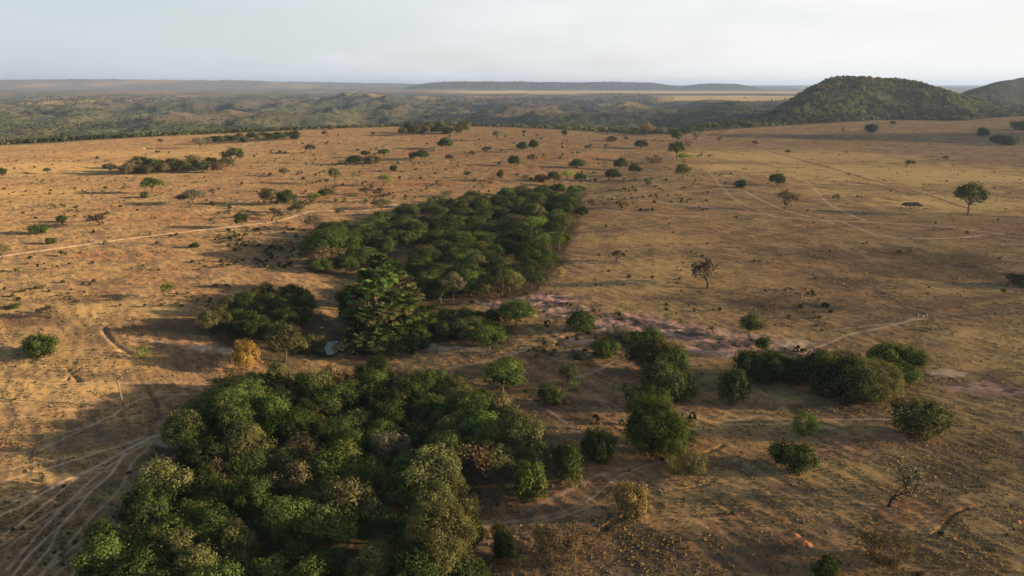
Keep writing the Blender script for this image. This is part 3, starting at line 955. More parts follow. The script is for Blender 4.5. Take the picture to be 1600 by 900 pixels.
BLOBS = {
    'pink': [(800, 472, 13, 7), (850, 470, 14, 10), (890, 488, 16, 10), (950, 500, 18, 9), (1010, 512, 16, 8), (1075, 522, 18, 8), (1140, 530, 18, 8), (1110, 545, 14, 6), (1200, 545, 14, 6),
             (1245, 548, 9, 5), (1060, 570, 9, 4), (1520, 605, 9, 4), (1575, 612, 10, 4), (905, 532, 8, 4), (700, 470, 10, 5), (760, 466, 12, 5)],
    'dark_and_shade': [(514, 536, 13, 11), (1450, 412, 40, 26), (1470, 405, 34, 22), (1420, 425, 34, 16), (1400, 390, 24, 16), (1515, 430, 22, 12), (1330, 440, 24, 12), (1300, 400, 34, 20), (1180, 470, 22, 10), (1060, 470, 20, 8), (1020, 480, 14, 5), (425, 385, 20, 16), (1430, 205, 150, 40), (1300, 215, 90, 25),  # pond mud, a dark pasture patch, and tree and hill shade painted as colour
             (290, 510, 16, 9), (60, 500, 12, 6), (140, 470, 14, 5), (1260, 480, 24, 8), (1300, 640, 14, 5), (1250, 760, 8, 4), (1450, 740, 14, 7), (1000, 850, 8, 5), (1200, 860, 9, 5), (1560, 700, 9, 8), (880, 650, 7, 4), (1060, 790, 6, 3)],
    'soil': [(1000, 640, 30, 14), (900, 590, 26, 10), (1120, 700, 22, 10), (820, 780, 14, 8), (1000, 830, 22, 9), (1180, 820, 18, 7), (1350, 700, 20, 8), (1450, 800, 14, 6), (880, 860, 14, 5), (1250, 880, 10, 4), (1300, 560, 20, 6), (650, 285, 60, 40), (760, 262, 70, 45), (560, 300, 50, 30), (860, 245, 70, 50), (480, 350, 40, 20), (700, 240, 80, 40), (950, 250, 60, 40), (35, 500, 10, 5), (60, 497, 8, 3), (90, 648, 3.6, 1.6), (2, 700, 5, 4),
             (240, 640, 5, 6), (860, 575, 16, 6), (1245, 845, 2.4, 1.4), (1353, 822, 1.2, 0.8), (1490, 842, 1.3, 0.8), (1592, 815, 1.6, 1.0), (950, 745, 8, 5), (900, 700, 6, 5), (780, 570, 9, 4), (820, 560, 14, 5),
             (300, 340, 50, 20), (180, 400, 22, 8), (260, 395, 16, 6), (240, 325, 14, 5), (110, 822, 1.6, 0.9), (1000, 800, 8, 4), (860, 780, 6, 3)],
    'track': [(400, 597, 6, 2.5), (370, 547, 7, 1.6), (1432, 498, 4, 2), (270, 692, 4, 2.2), (225, 738, 2.0, 1.2), (640, 530, 4, 2), (1242, 535, 6, 4), (1480, 583, 5, 3), (620, 321, 8, 5), (192, 547, 3, 1.0)],
}
WOODS = {   # canopy outlines in the picture
    'near': [(110, 905), (150, 850), (215, 775), (250, 725), (243, 690), (300, 640), (345, 607), (420, 598), (500, 600), (540, 588), (600, 585), (680, 585), (740, 605), (800, 645), (855, 665), (880, 700), (840, 735), (780, 742), (742, 755), (725, 800), (745, 860), (748, 930), (740, 1010), (60, 1010)],
    'upper': [(482, 360), (520, 352), (570, 345), (625, 330), (690, 314), (770, 304), (850, 294), (905, 296), (900, 320), (893, 355), (872, 402), (838, 440), (790, 452), (740, 455), (690, 462), (650, 452), (640, 415), (655, 392), (700, 385), (672, 370), (620, 385), (575, 400), (545, 420), (500, 420), (482, 400)],
    'pondside': [(325, 500), (345, 472), (400, 455), (445, 443), (490, 462), (505, 490), (480, 505), (455, 560), (425, 555), (400, 535), (345, 520)],
    'bend': [(640, 488), (690, 478), (750, 482), (790, 490), (790, 520), (760, 535), (730, 520), (690, 522), (650, 515)],
}

def inpoly(x, y, P):
    r = np.zeros(np.shape(x), bool)
    j = len(P) - 1
    for i in range(len(P)):
        xi, yi = P[i]; xj, yj = P[j]
        c = ((yi > y) != (yj > y)) & (x < (xj - xi) * (y - yi) / (yj - yi + 1e-12) + xi)
        r ^= c
        j = i
    return r
WOODS_W = {}
for k, pts in WOODS.items():
    WOODS_W[k] = np.array([ground(a, b, 4.0 if k != 'near' else 4.5)[:2] for a, b in pts])

def wood_density(x, y, z, col, r, s):
    """0..1 how wooded the far country is"""
    n = fbm(x, y, 620, 5, 0.6, 40.0)
    d = 0.48 * n + 0.34 - (z + 45) * 0.0075
    d += 0.9 * np.exp(-(s / 130.0) ** 2)
    d += np.interp(col, [-900, 150, 450, 1100, 2600], [0.10, 0.10, 0.0, -0.02, 0.1])
    d -= sstep(5200, 8500, r) * 0.12
    d += 0.25 * np.exp(-((col - 555) / 90.0) ** 2 - ((r - 4600) / 900.0) ** 2)
    d += sstep(9000, 12000, r) * (0.55 * fbm(x, y * 0.35, 2600, 4, 0.6, 66.0))
    return sstep(-0.02, 0.30, d)

def build_ground():
    fine = np.radians(np.arange(-47, 47.01, 0.13))
    coarse = np.radians(np.concatenate([np.arange(47, 180, 4.0)[1:], np.arange(-180, -47, 4.0)]))
    ang = np.concatenate([fine, coarse])            # from +Y, clockwise
    ang = np.sort(np.unique(np.round(ang, 6)))
    rr = [2.0, 6, 12, 20, 32, 46, 60, 72, 80]
    r = 84.0
    while r < 46000:
        rr.append(r)
        r *= 1.0034 if r < 2100 else (1.0075 if r < 12000 else 1.03)
    rr = np.array(rr)
    A, R = np.meshgrid(ang, rr)
    x = (R * np.sin(A)).ravel(); y = (R * np.cos(A)).ravel()
    z = H(x, y)
    g, e = gully_depth(x, y)
    rv = R.ravel()
    na, nr = len(ang), len(rr)
    I = (np.arange(nr - 1)[:, None] * na + np.arange(na)[None, :])
    J = np.concatenate([I[:, 1:], I[:, :1]], 1)
    F = np.stack([I, J, J + na, I + na], -1).reshape(-1, 4)
    V = np.stack([x, y, z], 1)
    # a closing cap under the camera
    me = mesh_arrays('ground', V, F, M_GROUND, smooth=True)
    # masks
    ma = np.zeros((len(x), 4), np.float32); mb = np.zeros((len(x), 4), np.float32)
    wob = gnoise(x * 0.35, y * 0.35)
    nearm = rv < 1500
    xi, yi = x[nearm], y[nearm]
    wn = wob[nearm]
    def paint(lines, ch, reach):
        acc = np.zeros(len(xi))
        for pts, hw, st in lines:
            P = smooth_line(np.array([ground(a, b)[:2] for a, b in pts]), 3.0)
            st = min(1.0, st * (1.08 if ch == 0 else 1.0))
            d = line_dist(xi, yi, P, reach + hw * 2)
            cell = 0.0009 * np.hypot(xi, yi)
            acc = np.maximum(acc, st * (1 - sstep(hw * 0.5, hw * 1.6 + cell, d + wn * hw * 0.5)))
        ma[nearm, ch] = np.maximum(ma[nearm, ch], acc)
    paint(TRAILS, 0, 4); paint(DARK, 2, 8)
    big = fbm(xi, yi, 22, 4, 0.6, 11.0); sml = fbm(xi, yi, 5, 3, 0.6, 2.0)
    for key, ch, st in (('pink', 1, 1.0), ('dark_and_shade', 2, 1.0), ('soil', 3, 0.78), ('track', 0, 0.75)):
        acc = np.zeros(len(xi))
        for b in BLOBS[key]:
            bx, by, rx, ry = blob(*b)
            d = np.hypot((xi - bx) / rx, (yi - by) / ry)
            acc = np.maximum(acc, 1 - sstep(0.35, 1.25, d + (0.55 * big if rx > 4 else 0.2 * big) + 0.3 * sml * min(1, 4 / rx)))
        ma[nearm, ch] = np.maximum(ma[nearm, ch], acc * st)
    ma[:, 3] = np.maximum(ma[:, 3], e * 0.25)
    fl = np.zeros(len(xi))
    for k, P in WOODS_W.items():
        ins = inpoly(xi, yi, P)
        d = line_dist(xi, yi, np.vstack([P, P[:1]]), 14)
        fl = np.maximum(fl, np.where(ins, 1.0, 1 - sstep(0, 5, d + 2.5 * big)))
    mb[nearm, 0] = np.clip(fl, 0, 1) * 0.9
    # far country
    col = np.where(y > 1, 800 + 1114 * x / np.maximum(y, 1), np.where(x > 0, 2600, -900)).clip(-900, 2600)
    s = y - np.interp(col, EDGE_PX, EDGE_Y)
    far = sstep(-6, 25, s + 6 * gnoise(x * 0.02, y * 0.02))
    wd = wood_density(x, y, z, col, rv, np.maximum(s, 0))
    hill = far * (1 - sstep(3300, 3600, rv)) * np.interp(col, [1080, 1110, 2600], [0, 1, 1])
    wd = np.maximum(wd, hill)
    d3 = np.hypot((x - 1300) / 340.0, (y - 1130) / 250.0)
    wd = np.maximum(wd * far, 1 - sstep(0.9, 1.05, d3)); 
    field = np.zeros(len(x))
    n2 = fbm(x, y, 900, 4, 0.55, 70.0)
    field = np.maximum(field, sstep(4150, 4350, rv + 120 * n2) * (1 - sstep(6100, 6300, rv + 150 * n2)) * np.interp(col, [1010, 1060, 1330, 1400], [0, 1, 1, 0]))
    field = np.maximum(field, sstep(7000, 7200, rv + 150 * n2) * (1 - sstep(9700, 9850, rv)) * np.interp(col, [640, 760, 1240, 1400], [0, 1, 1, 0.6]))
    field = np.maximum(field, 0.28 * sstep(0.30, 0.5, fbm(x, y, 1300, 3, 0.5, 90.0)) * sstep(2600, 3600, rv) * (1 - sstep(9000, 10000, rv)) * (1 - hill))
    field = np.maximum(field, 0.25 * sstep(0.18, 0.45, fbm(x, y * 0.4, 2300, 4, 0.55, 120.0)) * sstep(8500, 11000, rv))
    mes = sstep(9900, 10300, rv) * (1 - sstep(15000, 16000, rv)) * np.interp(col, [620, 640, 1190, 1210], [0, 1, 1, 0])
    wd = np.maximum(wd, mes)
    field *= (1 - mes)
    wd = wd * (1 - field * 0.9)
    mb[:, 1] = wd; mb[:, 2] = far; mb[:, 3] = field * far
    gp = np.zeros(len(xi))
    for b in [(1420, 270, 190, 110, 0.75), (1250, 245, 160, 90, 0.65), (1520, 320, 90, 50, 0.7), (1150, 262, 70, 40, 0.65), (1050, 420, 34, 20, 0.40), (960, 440, 26, 18, 0.38), (1180, 440, 26, 14, 0.3), (1000, 480, 22, 9, 0.35), 
              (1540, 530, 20, 14, 0.30), (1300, 300, 60, 30, 0.4), (1000, 372, 40, 18, 0.35), (1250, 520, 18, 7, 0.3), (1120, 660, 16, 7, 0.4), (1030, 800, 14, 6, 0.35), (1300, 740, 16, 7, 0.35), (1500, 560, 22, 10, 0.35), (1180, 620, 14, 5, 0.35), (100, 262, 120, 50, 0.35), (250, 240, 140, 50, 0.3), (60, 300, 60, 30, 0.25), (60, 610, 26, 10, 0.4), (140, 560, 30, 12, 0.3), (230, 480, 30, 12, 0.3), (930, 800, 10, 5, 0.2), (1150, 700, 12, 6, 0.2)]:
        bx, by, rx, ry = blob(*b[:4])
        gp = np.maximum(gp, b[4] * (1 - sstep(0.4, 1.25, np.hypot((xi - bx) / rx, (yi - by) / ry) + 0.45 * big + 0.2 * sml)))
    mb[nearm, 3] = np.maximum(mb[nearm, 3], gp * (1 - far[nearm]))
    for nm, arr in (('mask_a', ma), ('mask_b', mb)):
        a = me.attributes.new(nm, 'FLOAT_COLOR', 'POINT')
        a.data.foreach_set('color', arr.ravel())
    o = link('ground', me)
    tag(o, 'dry golden pasture with red soil, gullies and far hills', None, None, 'structure')
build_ground()

# ------------------------------------------------------------------ roads laid over the ground
def road(name, pts, width, mat, label, lift=0.07, centre=None):
    W = np.array([ground(a, b)[:2] for a, b in pts])
    P = smooth_line(W, 1.6)
    T = np.gradient(P, axis=0); T /= np.linalg.norm(T, axis=1)[:, None]
    Nn = np.stack([T[:, 1], -T[:, 0]], 1)
    rng = np.random.RandomState(len(pts) * 7 + int(width * 10))
    n = len(P); k = 7
    V = []
    s = np.arange(n) * 1.6
    wl = width / 2 * (1 + 0.30 * gnoise(s / 7.0, s * 0 + 3.3) + 0.22 * gnoise(s / 2.6, s * 0 + 8.1))
    wr = width / 2 * (1 + 0.30 * gnoise(s / 7.0, s * 0 + 13.3) + 0.22 * gnoise(s / 2.6, s * 0 + 18.1))
    taper = np.minimum(1, np.minimum(np.arange(n) + 1, n - np.arange(n)) / 8.0)
    for j in range(k):
        u = j / (k - 1) * 2 - 1
        q = P + Nn * (np.where(u < 0, wl, wr) * u * taper)[:, None]
        z = H(q[:, 0], q[:, 1]) + (lift if abs(u) < 0.9 else -0.05)
        V.append(np.column_stack([q, z]))
    V = np.stack(V, 1).reshape(-1, 3)
    I = (np.arange(n - 1)[:, None] * k + np.arange(k - 1)[None]).ravel()
    F = np.stack([I, I + 1, I + k + 1, I + k], 1)
    o = link(name, mesh_arrays(name, V, F, mat, smooth=True))
    return tag(o, label, None, None, 'structure')

road('dirt_road', [(-60, 410), (0, 401), (60, 392), (120, 384), (200, 373), (300, 361), (400, 350), (440, 344), (466, 336), (490, 330), (545, 329), (600, 326), (655, 319), (705, 311)], 3.4, M_ROAD, 'pale dirt road crossing the pasture behind the wood')
road('dirt_road', [(905, 303), (960, 308), (1030, 316), (1100, 323), (1180, 334), (1240, 341), (1300, 345), (1350, 347), (1420, 350), (1500, 357), (1600, 372)], 2.3, M_ROAD, 'pale dirt road running right from the end of the wood')
road('dirt_road', [(905, 322), (935, 326), (960, 330), (1000, 333), (1060, 337), (1120, 338)], 1.8, M_ROAD, 'short pale side track below the dirt road')
road('dirt_road', [(1308, 345), (1330, 352), (1355, 362), (1390, 370), (1440, 373), (1500, 371), (1550, 366)], 2.0, M_ROAD, 'curved pale track looping off the dirt road')
road('dirt_track', [(1150, 226), (1200, 236), (1250, 249), (1330, 272), (1400, 291), (1470, 311), (1520, 327)], 4.2, M_REDROAD, 'straight red dirt track slanting across the upper pasture')

# pond
def build_pond():
    m, nt = new_mat('pond_water')
    o = N(nt, 'ShaderNodeOutputMaterial')
    b = N(nt, 'ShaderNodeBsdfPrincipled', Roughness=0.06)
    b.inputs['Base Color'].default_value = (0.035, 0.04, 0.035, 1)
    b.inputs['IOR'].default_value = 1.33
    g = N(nt, 'ShaderNodeNewGeometry')
    bp = N(nt, 'ShaderNodeBump', Strength=0.08, Distance=0.05)
    nt.links.new(noise(nt, g.outputs['Position'], 0.8, 2, 0.5), bp.inputs['Height'])
    nt.links.new(bp.outputs['Normal'], b.inputs['Normal'])
    nt.links.new(b.outputs[0], o.inputs['Surface'])
    n = 40
    a = np.arange(n) * 2 * np.pi / n
    lvl = h1(POND[0], POND[1]) + 0.62
    rr_ = 6.4 + 0.8 * np.sin(3 * a) + 0.5 * np.sin(5 * a + 1)
    V = [(POND[0], POND[1], lvl)] + [(POND[0] + r_ * math.cos(t), POND[1] + r_ * math.sin(t), lvl) for r_, t in zip(rr_, a)]
    F = [(0, 1 + i, 1 + (i + 1) % n) for i in range(n)]
    ob = link('pond', mesh_arrays('pond', V, F, m))
    tag(ob, 'small still pond among bushes beside the palm grove', None, None, 'structure')
build_pond()

# ------------------------------------------------------------------ haze
def build_haze():
    X0, X1, Y0, Y1, Z0, Z1 = -47500, 47500, -47500, 47500, -240, 236
    v = [(X0, Y0, Z0), (X1, Y0, Z0), (X1, Y1, Z0), (X0, Y1, Z0), (X0, Y0, Z1), (X1, Y0, Z1), (X1, Y1, Z1), (X0, Y1, Z1)]
    f = [(0, 3, 2, 1), (4, 5, 6, 7), (0, 1, 5, 4), (1, 2, 6, 5), (2, 3, 7, 6), (3, 0, 4, 7)]
    m, nt = new_mat('thin_haze')
    o = N(nt, 'ShaderNodeOutputMaterial')
    p = N(nt, 'ShaderNodeVolumePrincipled')
    p.inputs['Color'].default_value = (0.52, 0.68, 0.95, 1)
    p.inputs['Density'].default_value = 4.4e-5
    p.inputs['Anisotropy'].default_value = 0.2
    nt.links.new(p.outputs[0], o.inputs['Volume'])
    ob = link('haze', mesh_arrays('haze', v, f, m))
    tag(ob, 'thin pale haze over the far country', None, None, 'stuff')
build_haze()

# ------------------------------------------------------------------ stuff: far woods, scrub and grass
def tuft_cloud(name, pts, radius, height, nq, matl, seed, label, lift=0.35, tint=None):
    """clumps of leaf quads at many ground points, one mesh (for what nobody could count)"""
    rng = np.random.RandomState(seed)
    n = len(pts)
    p = np.repeat(pts, nq, 0); rr = np.repeat(radius, nq); hh = np.repeat(height, nq)
    d = rng.normal(size=(n * nq, 3)); d /= np.linalg.norm(d, axis=1)[:, None]
    d[:, 2] = np.abs(d[:, 2]) * 1.0 - 0.15
    q = p + np.stack([d[:, 0] * rr * 0.75, d[:, 1] * rr * 0.75, hh * (lift + (1 - lift) * d[:, 2] * 0.85)], 1)
    V = leaf_quads(q, d + rng.normal(size=d.shape) * 0.35 + np.array([0, 0, 0.2]), rr * rng.uniform(0.75, 1.25, n * nq), rng, 1.25)
    tn = np.repeat(rng.rand(n) if tint is None else tint, nq) * 0.75 + rng.rand(n * nq) * 0.25
    o = link(name, quads_mesh(name, V, tn, matl))
    return tag(o, label, None, None, 'stuff')

LEAF['wood'] = leaf_material('far_wood_leaves', (0.034, 0.042, 0.016), (0.098, 0.096, 0.040), 0.15, 40)
LEAF['hillwood'] = leaf_material('hill_wood_leaves', (0.044, 0.054, 0.017), (0.165, 0.152, 0.052), 0.25, 40)
LEAF['scrub'] = leaf_material('scrub_leaves', (0.035, 0.036, 0.016), (0.105, 0.095, 0.040), 0.2, 25)

def far_woods():
    rng = np.random.RandomState(3)
    # wooded hill and the woods at its foot
    n = 60000
    r = rng.uniform(1380, 3000, n) ; col = rng.uniform(1085, 1720, n)
    keep = rng.rand(n) < (r / 3100.0)
    r, col = r[keep], col[keep]
    y = r / np.sqrt(1 + ((col - 800) / 1114.0) ** 2); x = y * (col - 800) / 1114.0
    s = y - np.interp(col, EDGE_PX, EDGE_Y)
    keep = (s > 8 + 10 * gnoise(x * 0.03, y * 0.03)) & ((s < 460) | ((col > 1420) & (s < 1150)))
    x, y, r, col = x[keep], y[keep], r[keep], col[keep]
    keep = rng.rand(len(x)) < np.clip(0.75 + 0.6 * fbm(x, y, 60, 2), 0.5, 1) * 0.62
    x, y = x[keep], y[keep]
    z = H0(x, y)
    P = np.stack([x, y, z], 1)
    ra = rng.uniform(2.6, 5.4, len(x)) * (0.8 + 0.4 * rng.rand(len(x)) ** 3)
    tn = np.clip(0.45 + 0.75 * fbm(x, y, 70, 3) + rng.normal(size=len(x)) * 0.17 - (z < 14) * 0.25, 0, 1)
    tuft_cloud('hillside_woodland', P, ra, ra * 1.75, 14, LEAF['hillwood'], 4, 'woodland covering the hill and its foot', 0.4, tn)
    # wood on the added hill beyond the frame (it throws the long shade over the pasture)
    n = 3500
    a = rng.uniform(0, 6.28, n); q = np.sqrt(rng.rand(n))
    x = 1300 + np.cos(a) * q * 340; y = 1130 + np.sin(a) * q * 250
    P = np.stack([x, y, H0(x, y)], 1); ra = rng.uniform(3, 5.5, n)
    tuft_cloud('hillside_woodland', P, ra, ra * 1.7, 10, LEAF['wood'], 5, 'woodland on the unseen hill added right of the frame to shade the pasture')
    # valley woods and scrub
    n = 120000
    r = np.exp(rng.uniform(math.log(930), math.log(9500), n)); col = rng.uniform(-160, 1330, n)
    y = r / np.sqrt(1 + ((col - 800) / 1114.0) ** 2); x = y * (col - 800) / 1114.0
    s = y - np.interp(col, EDGE_PX, EDGE_Y)
    k = (s > 6 + 8 * gnoise(x * 0.02, y * 0.02)) & ((r < 6400) | (r > 9800))
    x, y, r, col, s = x[k], y[k], r[k], col[k], s[k]
    z = H0(x, y)
    d = wood_density(x, y, z, col, r, s)
    k = rng.rand(len(x)) < (0.04 + 0.42 * d)
    shelf = (r > 4150) & (r < 6200) & (col > 1030)
    k &= ~shelf | (rng.rand(len(x)) < 0.02)
    x, y, z, r, d = x[k], y[k], z[k], r[k], d[k]
    ra = np.maximum(rng.uniform(2.2, 4.6, len(x)), r * 0.00125 * rng.uniform(0.6, 1.25, len(x)))
    tn = np.clip(0.40 + 0.6 * fbm(x, y, 240, 3, 0.5, 5) + rng.normal(size=len(x)) * 0.12, 0, 1)
    tuft_cloud('valley_woodland', np.stack([x, y, z], 1), ra, np.minimum(ra * 1.6, 11 + r * 0.0004), 8, LEAF['wood'], 6, 'woods and scrub filling the valley below the pasture', 0.35, tn)
    # trees on the skyline mesas
    n = 9000
    r = rng.uniform(10000, 12600, n); col = rng.uniform(636, 1190, n)
    y = r / np.sqrt(1 + ((col - 800) / 1114.0) ** 2); x = y * (col - 800) / 1114.0
    z = H0(x, y)
    k = z > 10
    x, y, z = x[k], y[k], z[k]
    ra = rng.uniform(7, 15, len(x))
    tuft_cloud('mesa_woodland', np.stack([x, y, z], 1), ra, ra * 1.3, 5, LEAF['wood'], 8, 'woodland on the flat mesa along the skyline')
far_woods()

def in_woods(x, y):
    m = np.zeros(np.shape(x), bool)
    for P in WOODS_W.values():
        m |= inpoly(x, y, P)
    return m

def scatter_px(n, x0, x1, y0, y1, rng):
    """points spread evenly over a picture rectangle, set on the pasture"""
    px = rng.uniform(x0, x1, n); py = rng.uniform(y0, y1, n)
    z = np.zeros(n)
    for i in range(8):
        t_ = []
        dx = (px - 800) / 1067; dz0 = -(py - 450) / 1067
        dy = cp + dz0 * sp; dz = -sp + dz0 * cp
        t = (z - CAM_Z) / dz
        x, y = dx * t, dy * t
        z = 0.5 * z + 0.5 * H0(x, y)
    return x, y

def scrub():
    rng = np.random.RandomState(12)
    X, Y, R_, Hh = [], [], [], []
    areas = [(0, 480, 232, 345, 420, 0.5, 1.3), (0, 480, 345, 480, 300, 0.35, 1.0), (400, 880, 210, 320, 620, 0.5, 1.5), (860, 1110, 205, 330, 420, 0.5, 1.4),
             (340, 480, 355, 420, 120, 0.5, 1.2), (1100, 1600, 192, 290, 200, 0.5, 1.2), (930, 1600, 290, 470, 150, 0.3, 0.9), (780, 1300, 450, 560, 240, 0.3, 0.9), (700, 1100, 540, 680, 130, 0.25, 0.7),
             (0, 260, 480, 900, 60, 0.2, 0.6), (720, 1600, 600, 900, 90, 0.2, 0.55)]
    for (a, b, c, d, n, r0, r1) in areas:
        x, y = scatter_px(int(n * 1.7), a, b, c, d, rng)
        k = fbm(x, y, 34, 3, 0.6, 15.0) + rng.normal(size=len(x)) * 0.10 > 0.10
        k &= ~in_woods(x, y)
        x, y = x[k], y[k]
        X.append(x); Y.append(y); q = rng.uniform(r0, r1, len(x)) * (0.7 + rng.rand(len(x)) ** 3); R_.append(q); Hh.append(q * rng.uniform(1.0, 2.0, len(x)))
    x, y, ra, hh = map(np.concatenate, (X, Y, R_, Hh))
    tuft_cloud('scrub', np.stack([x, y, H(x, y)], 1), ra, hh, 16, LEAF['scrub'], 13, 'tiny dark scrub plants dotted over the pasture', 0.3)
scrub()

def grass():
    rng = np.random.RandomState(21)
    n = 300000
    px = rng.uniform(-40, 1640, n); py = 232 + (930 - 232) * rng.rand(n) ** 0.75
    z = np.zeros(n)
    for i in range(6):
        dx = (px - 800) / 1067; dz0 = -(py - 450) / 1067
        dy = cp + dz0 * sp; dz = -sp + dz0 * cp
        t = (z - CAM_Z) / dz; x, y = dx * t, dy * t
        z = 0.5 * z + 0.5 * H0(x, y)
    dens = 0.42 + 0.45 * fbm(x, y, 17, 3, 0.6, 33.0) + 0.2 * fbm(x, y, 4.5, 2, 0.5, 3.0)
    dens = dens + 0.75 * gnoise((x * 0.79 + y * 0.61) * 0.40, (x * -0.61 + y * 0.79) * 0.085)
    bare = np.zeros(n)
    for key, k0 in (('pink', 0.8), ('track', 1.0)):
        for b in BLOBS[key]:
            bx, by, rx, ry = blob(*b)
            bare = np.maximum(bare, k0 * (1 - sstep(0.5, 1.2, np.hypot((x - bx) / rx, (y - by) / ry))))
    for pts, hw, st in TRAILS:
        P = np.array([ground(a, b)[:2] for a, b in pts])
        bare = np.maximum(bare, line_dist(x, y, P, 4) < hw + 0.3)
    bare = np.maximum(bare, np.hypot(x - POND[0], y - POND[1]) < 11)
    k = (rng.rand(n) < dens - bare) & ~in_woods(x, y)
    x, y = x[k], y[k]; n = len(x)
    z = H(x, y)
    dist = np.hypot(x, y)
    hgt = rng.uniform(0.08, 0.22, n) * (0.7 + 0.6 * np.clip(dist / 500, 0, 2)) * (0.7 + rng.rand(n) ** 4 * 1.2)
    wd = hgt * rng.uniform(0.5, 1.2, n) * (1 + np.clip(dist / 400, 0, 2))
    V = []; 
    nb = 4
    for j in range(nb):
        a = rng.uniform(0, 6.28, n); o = rng.normal(size=(n, 2)) * (wd * 0.35)[:, None]
        ca, sa = np.cos(a), np.sin(a)
        b0 = np.stack([x + o[:, 0] - ca * wd * 0.4, y + o[:, 1] - sa * wd * 0.4, z - 0.05], 1)
        b1 = np.stack([x + o[:, 0] + ca * wd * 0.4, y + o[:, 1] + sa * wd * 0.4, z - 0.05], 1)
        lean = rng.normal(size=(n, 2)) * (hgt * 0.45)[:, None]
        top = np.stack([lean[:, 0], lean[:, 1], hgt * rng.uniform(0.7, 1.2, n)], 1)
        t1 = b1 + top + np.stack([ca * wd * 0.12, sa * wd * 0.12, np.zeros(n)], 1)
        t0 = b0 + top - np.stack([ca * wd * 0.12, sa * wd * 0.12, np.zeros(n)], 1)
        V.append(np.stack([b0, b1, t1, t0], 1))
    V = np.concatenate(V, 0)
    tn = np.tile(np.clip(0.5 + 0.45 * fbm(x, y, 25, 3, 0.6, 50.0) + rng.normal(size=n) * 0.22, 0, 1), nb)
    M = leaf_material('dry_grass_blades', (0.112, 0.079, 0.044), (0.212, 0.146, 0.069), 0.18, 30)
    o = link('grass', quads_mesh('grass', V, tn, M))
    tag(o, 'dry golden grass tufts over the pasture', None, None, 'stuff')
grass()

# ------------------------------------------------------------------ the woods, tree by tree
ORD = ['first', 'second', 'third', 'fourth', 'fifth', 'sixth', 'seventh', 'eighth', 'ninth', 'tenth', 'eleventh', 'twelfth', 'thirteenth', 'fourteenth', 'fifteenth', 'sixteenth',
       'seventeenth', 'eighteenth', 'nineteenth', 'twentieth']
WORD = {'dark': 'dark green', 'green': 'mid green', 'bright': 'bright green', 'olive': 'dull olive', 'lime': 'yellow-green', 'brown': 'brown-leaved', 'grey': 'grey-brown',
        'orange': 'orange-yellow', 'rust': 'rusty red', 'straw': 'straw-coloured'}
SHAPE = {'round': 'round', 'big': 'wide', 'tall': 'lumpy', 'loose': 'loose', 'bush': 'bushy', 'umbrella': 'flat-topped'}

TAKEN = []   # (x, y, radius) of the trees written out by hand, kept clear of scattered ones

def wood(key, where, group, gap, wmin, wmax, hmin, hmax, kinds, cols, seed, bands):
    P = WOODS_W[key]
    rng = np.random.RandomState(seed)
    lo, hi = P.min(0), P.max(0)
    pts = []
    cand = lo + rng.rand(26000, 2) * (hi - lo)
    dd = line_dist(cand[:, 0], cand[:, 1], np.vstack([P, P[:1]]), 9)
    ok = inpoly(cand[:, 0], cand[:, 1], P) & (dd + 4.5 * fbm(cand[:, 0], cand[:, 1], 24, 2, 0.5, seed) > 3.2)
    for q, d in zip(cand[ok], dd[ok]):
        if math.hypot(q[0] - POND[0], q[1] - POND[1]) < 12.5: continue
        g = gap * (0.78 if d < 6 else 1.0)
        if any((q[0] - a) ** 2 + (q[1] - b) ** 2 < g * g for a, b, _ in pts): continue
        if any((q[0] - a) ** 2 + (q[1] - b) ** 2 < (c * 0.75) ** 2 for a, b, c in TAKEN): continue
        pts.append((q[0], q[1], d))
    items = []
    for (x, y, d) in pts:
        kd = kinds[rng.choice(len(kinds), p=[k[1] for k in kinds])][0] if False else rng.choice([k[0] for k in kinds], p=[k[1] for k in kinds])
        cl = rng.choice([c[0] for c in cols], p=[c[1] for c in cols])
        wdt = rng.uniform(wmin, wmax); hgt = rng.uniform(hmin, hmax)
        if d < 5: wdt *= 0.85; hgt *= 0.92
        if key == 'near' and x < -38: hgt *= 1.16
        z = h1(x, y)
        px, py, _ = project(x, y, z + hgt * 0.7)
        if px < -100 or px > 1700 or py > 935: continue
        items.append([px, py, x, y, z, kd, cl, wdt, hgt])
    py_ = sorted(i[1] for i in items)
    cuts = [py_[int(len(py_) * k / len(bands))] for k in range(1, len(bands))]
    groups = {}
    for it in items:
        b = sum(it[1] >= c for c in cuts)
        groups.setdefault((b, it[6], it[5]), []).append(it)
    for (b, cl, kd), L in groups.items():
        L.sort(key=lambda i: i[0])
        for k, it in enumerate(L):
            if len(L) == 1:
                lab = 'only %s %s tree in the %s of the %s' % (WORD[cl], SHAPE[kd], bands[b], where)
            else:
                lab = '%s %s %s tree from the left in the %s of the %s' % (ORD[min(k, 19)], WORD[cl], SHAPE[kd], bands[b], where)
            plant(kd, it[2], it[3], it[7], it[8], cl, lab, group, z=it[4])
    return len(items)

def hand(px, row, wpx, hpx, kind, leaf, label, group=None, **kw):
    o = plant_px(px, row, wpx, hpx, kind, leaf, label, group, **kw)
    TAKEN.append((o.location.x, o.location.y, 0.55 * wpx * px_m(row)))
    return o

